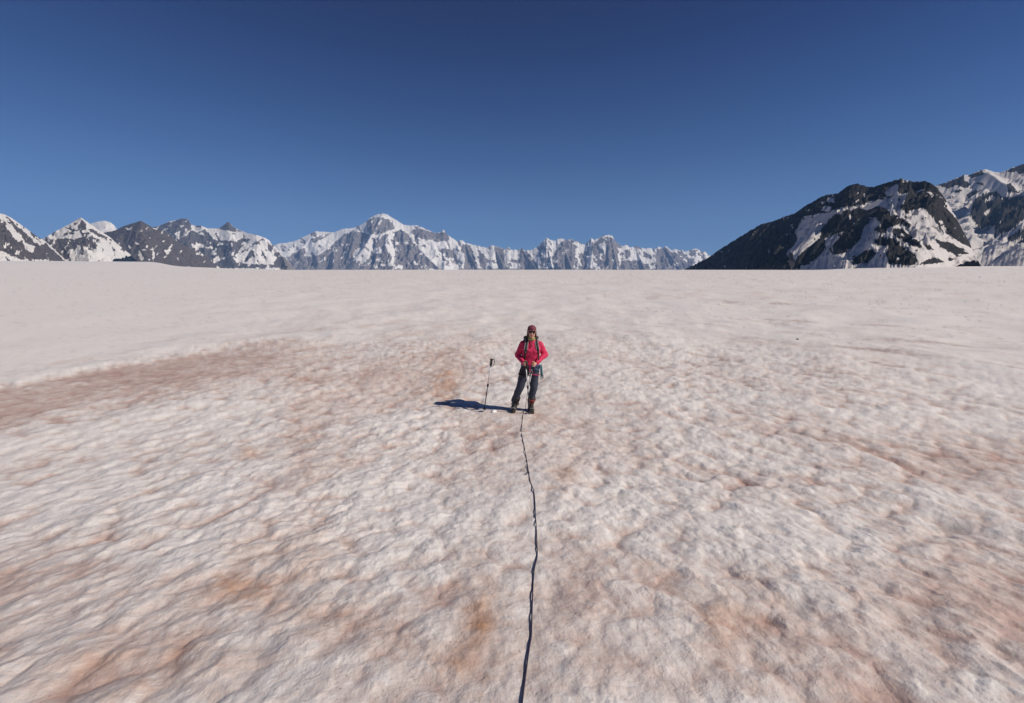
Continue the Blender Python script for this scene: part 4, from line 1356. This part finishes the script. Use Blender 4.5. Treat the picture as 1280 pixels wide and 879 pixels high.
# ------------------------------------------------------------------ the rope
RP = [(654.8, 513.5), (653.6, 520), (652.3, 530), (651.6, 540), (653.2, 551), (655.5, 561), (657.8, 573), (659.6, 585), (661, 594), (662.5, 602), (665.2, 611), (667.5, 619), (668.8, 632), (669.2, 645),
      (670.2, 660), (671.2, 680), (671.4, 698), (669.2, 708), (667.2, 720), (666.0, 740), (665.2, 760), (664.6, 780), (664.0, 800), (662.0, 812), (659.6, 828), (657.4, 845), (655.2, 862), (653.2, 880), (651, 905), (648, 950)]
rope_pts = [pp + Vector(p) for p in ((.135, -.176, .83), (.120, -.190, .74), (.098, -.206, .635), (.070, -.225, .45), (.040, -.240, .25), (.018, -.250, .10))]
for i, (u_, v_) in enumerate(RP):
    x_, y_ = ground_hit(u_, v_)
    z_ = ground_z(x_, y_)
    lift = .005 + .006 * float(sstep(600, 640, np.array(v_))) + .002 * math.sin(i * 1.9)
    # keep the line of the rope when it hangs a little above the snow
    k_ = 1 - lift / (CAM_Z - z_)
    rope_pts.append(Vector((x_ * k_, y_ * k_, z_ + lift)))
last = rope_pts[-1]
rope_pts += [last + Vector((-.02, -.35, .10)), last + Vector((-.02, -.75, .38))]
ROPE_LINE = spline(rope_pts, 10)
rz_ = np.array([p_.z for p_ in ROPE_LINE])
g_ = np.array([ground_z(p_.x, p_.y) for p_ in ROPE_LINE])
k0_ = 58
rz_[k0_:] = np.maximum(rz_[k0_:], g_[k0_:] + .004)
for _ in range(14):
    sm_ = (np.roll(rz_, 1) + 2 * rz_ + np.roll(rz_, -1)) / 4
    rz_[k0_:-2] = np.maximum(sm_[k0_:-2], g_[k0_:-2] + .001)
for p_, z_ in zip(ROPE_LINE[k0_:], rz_[k0_:]):
    # slide along the sight of the climber holding it so that it rests on the bumps
    f_ = (CAM_Z - z_) / (CAM_Z - p_.z)
    p_.x, p_.y, p_.z = p_.x * f_, p_.y * f_, float(z_)
rope = MB().tube(ROPE_LINE, .0046, 8).build('rope', M_ROPE)
tag(rope, 'long dark purple climbing rope running from the climber over the snow towards the camera', 'rope')
# knot and slack loops halfway along it
kn = MB()
x_, y_ = ground_hit(659.8, 592)
kc = Vector((x_, y_, ground_z(x_, y_)))
random.seed(4)
coil = []
for k in range(13):
    a = k * .9
    coil.append(kc + Vector((-.012 + .020 * math.cos(a) + random.uniform(-.012, .012), -.06 + .010 * k - .10 * math.sin(a * .37), .012 + .016 * (1 + math.sin(a * 1.7)))))
kn.tube(spline(coil, 4), .0034, 6)
kn.build('knot', M_ROPE, rope)

# ------------------------------------------------------------------ loose stones and snow clods
def lump(name, label, cat, u_, v_, size, mat, seed, group=None, sink=.35):
    x_, y_ = ground_hit(u_, v_)
    rng = np.random.default_rng(seed)
    me = bpy.data.meshes.new(name)
    bm = bmesh.new()
    bmesh.ops.create_icosphere(bm, subdivisions=3, radius=1.0)
    off = rng.uniform(0, 50)
    for v in bm.verts:
        p = np.array(v.co)
        n_ = fbm(np.array([p[0] * 1.2 + off]), np.array([p[1] * 1.2 + p[2] * .9]), seed, 3)[0]
        v.co *= 1 + .55 * n_
        v.co.x *= size[0]; v.co.y *= size[1]; v.co.z *= size[2]
    for f in bm.faces:
        f.smooth = mat is M_CLOD
    bm.to_mesh(me)
    bm.free()
    o_ = link(name, me, mat)
    o_.location = (x_, y_, ground_z(x_, y_) + size[2] * (1 - 2 * sink) * .6)
    o_.rotation_euler = (0, 0, rng.uniform(0, 6))
    return tag(o_, label, cat, group)


lump('snow_clod', 'bright white lump of kicked up snow between the planted pole and the boots', 'snow clod', 617.5, 514.5, (.085, .05, .030), M_CLOD, 3)
lump('stone', 'small dark pebble in front of the boot with the red strap', 'stone', 661.5, 517.5, (.022, .018, .016), M_STONE, 5)
lump('stone', 'lone dark stone on the pale snow far to the right of the climber', 'stone', 996.5, 426.0, (.050, .045, .035), M_STONE, 7)

# ------------------------------------------------------------------ haze
bpy.ops.mesh.primitive_cube_add(size=1)
hz = bpy.context.object
hz.name = 'haze'
hz.data.name = 'haze'
hz.scale = (44000, 44000, 2700)
hz.location = (0, 0, -400 + 1350)
hm = bpy.data.materials.new('thin_mountain_air')
hm.use_nodes = True
hn, hl = hm.node_tree.nodes, hm.node_tree.links
hn.clear()
pv = hn.new('ShaderNodeVolumePrincipled')
pv.inputs['Color'].default_value = (0.26, 0.50, 0.95, 1)
pv.inputs['Density'].default_value = 2.9e-5
pv.inputs['Anisotropy'].default_value = 0.0
ho = hn.new('ShaderNodeOutputMaterial')
hl.new(pv.outputs['Volume'], ho.inputs['Volume'])
hz.data.materials.append(hm)
tag(hz, 'thin blue mountain air', 'haze', kind='stuff')
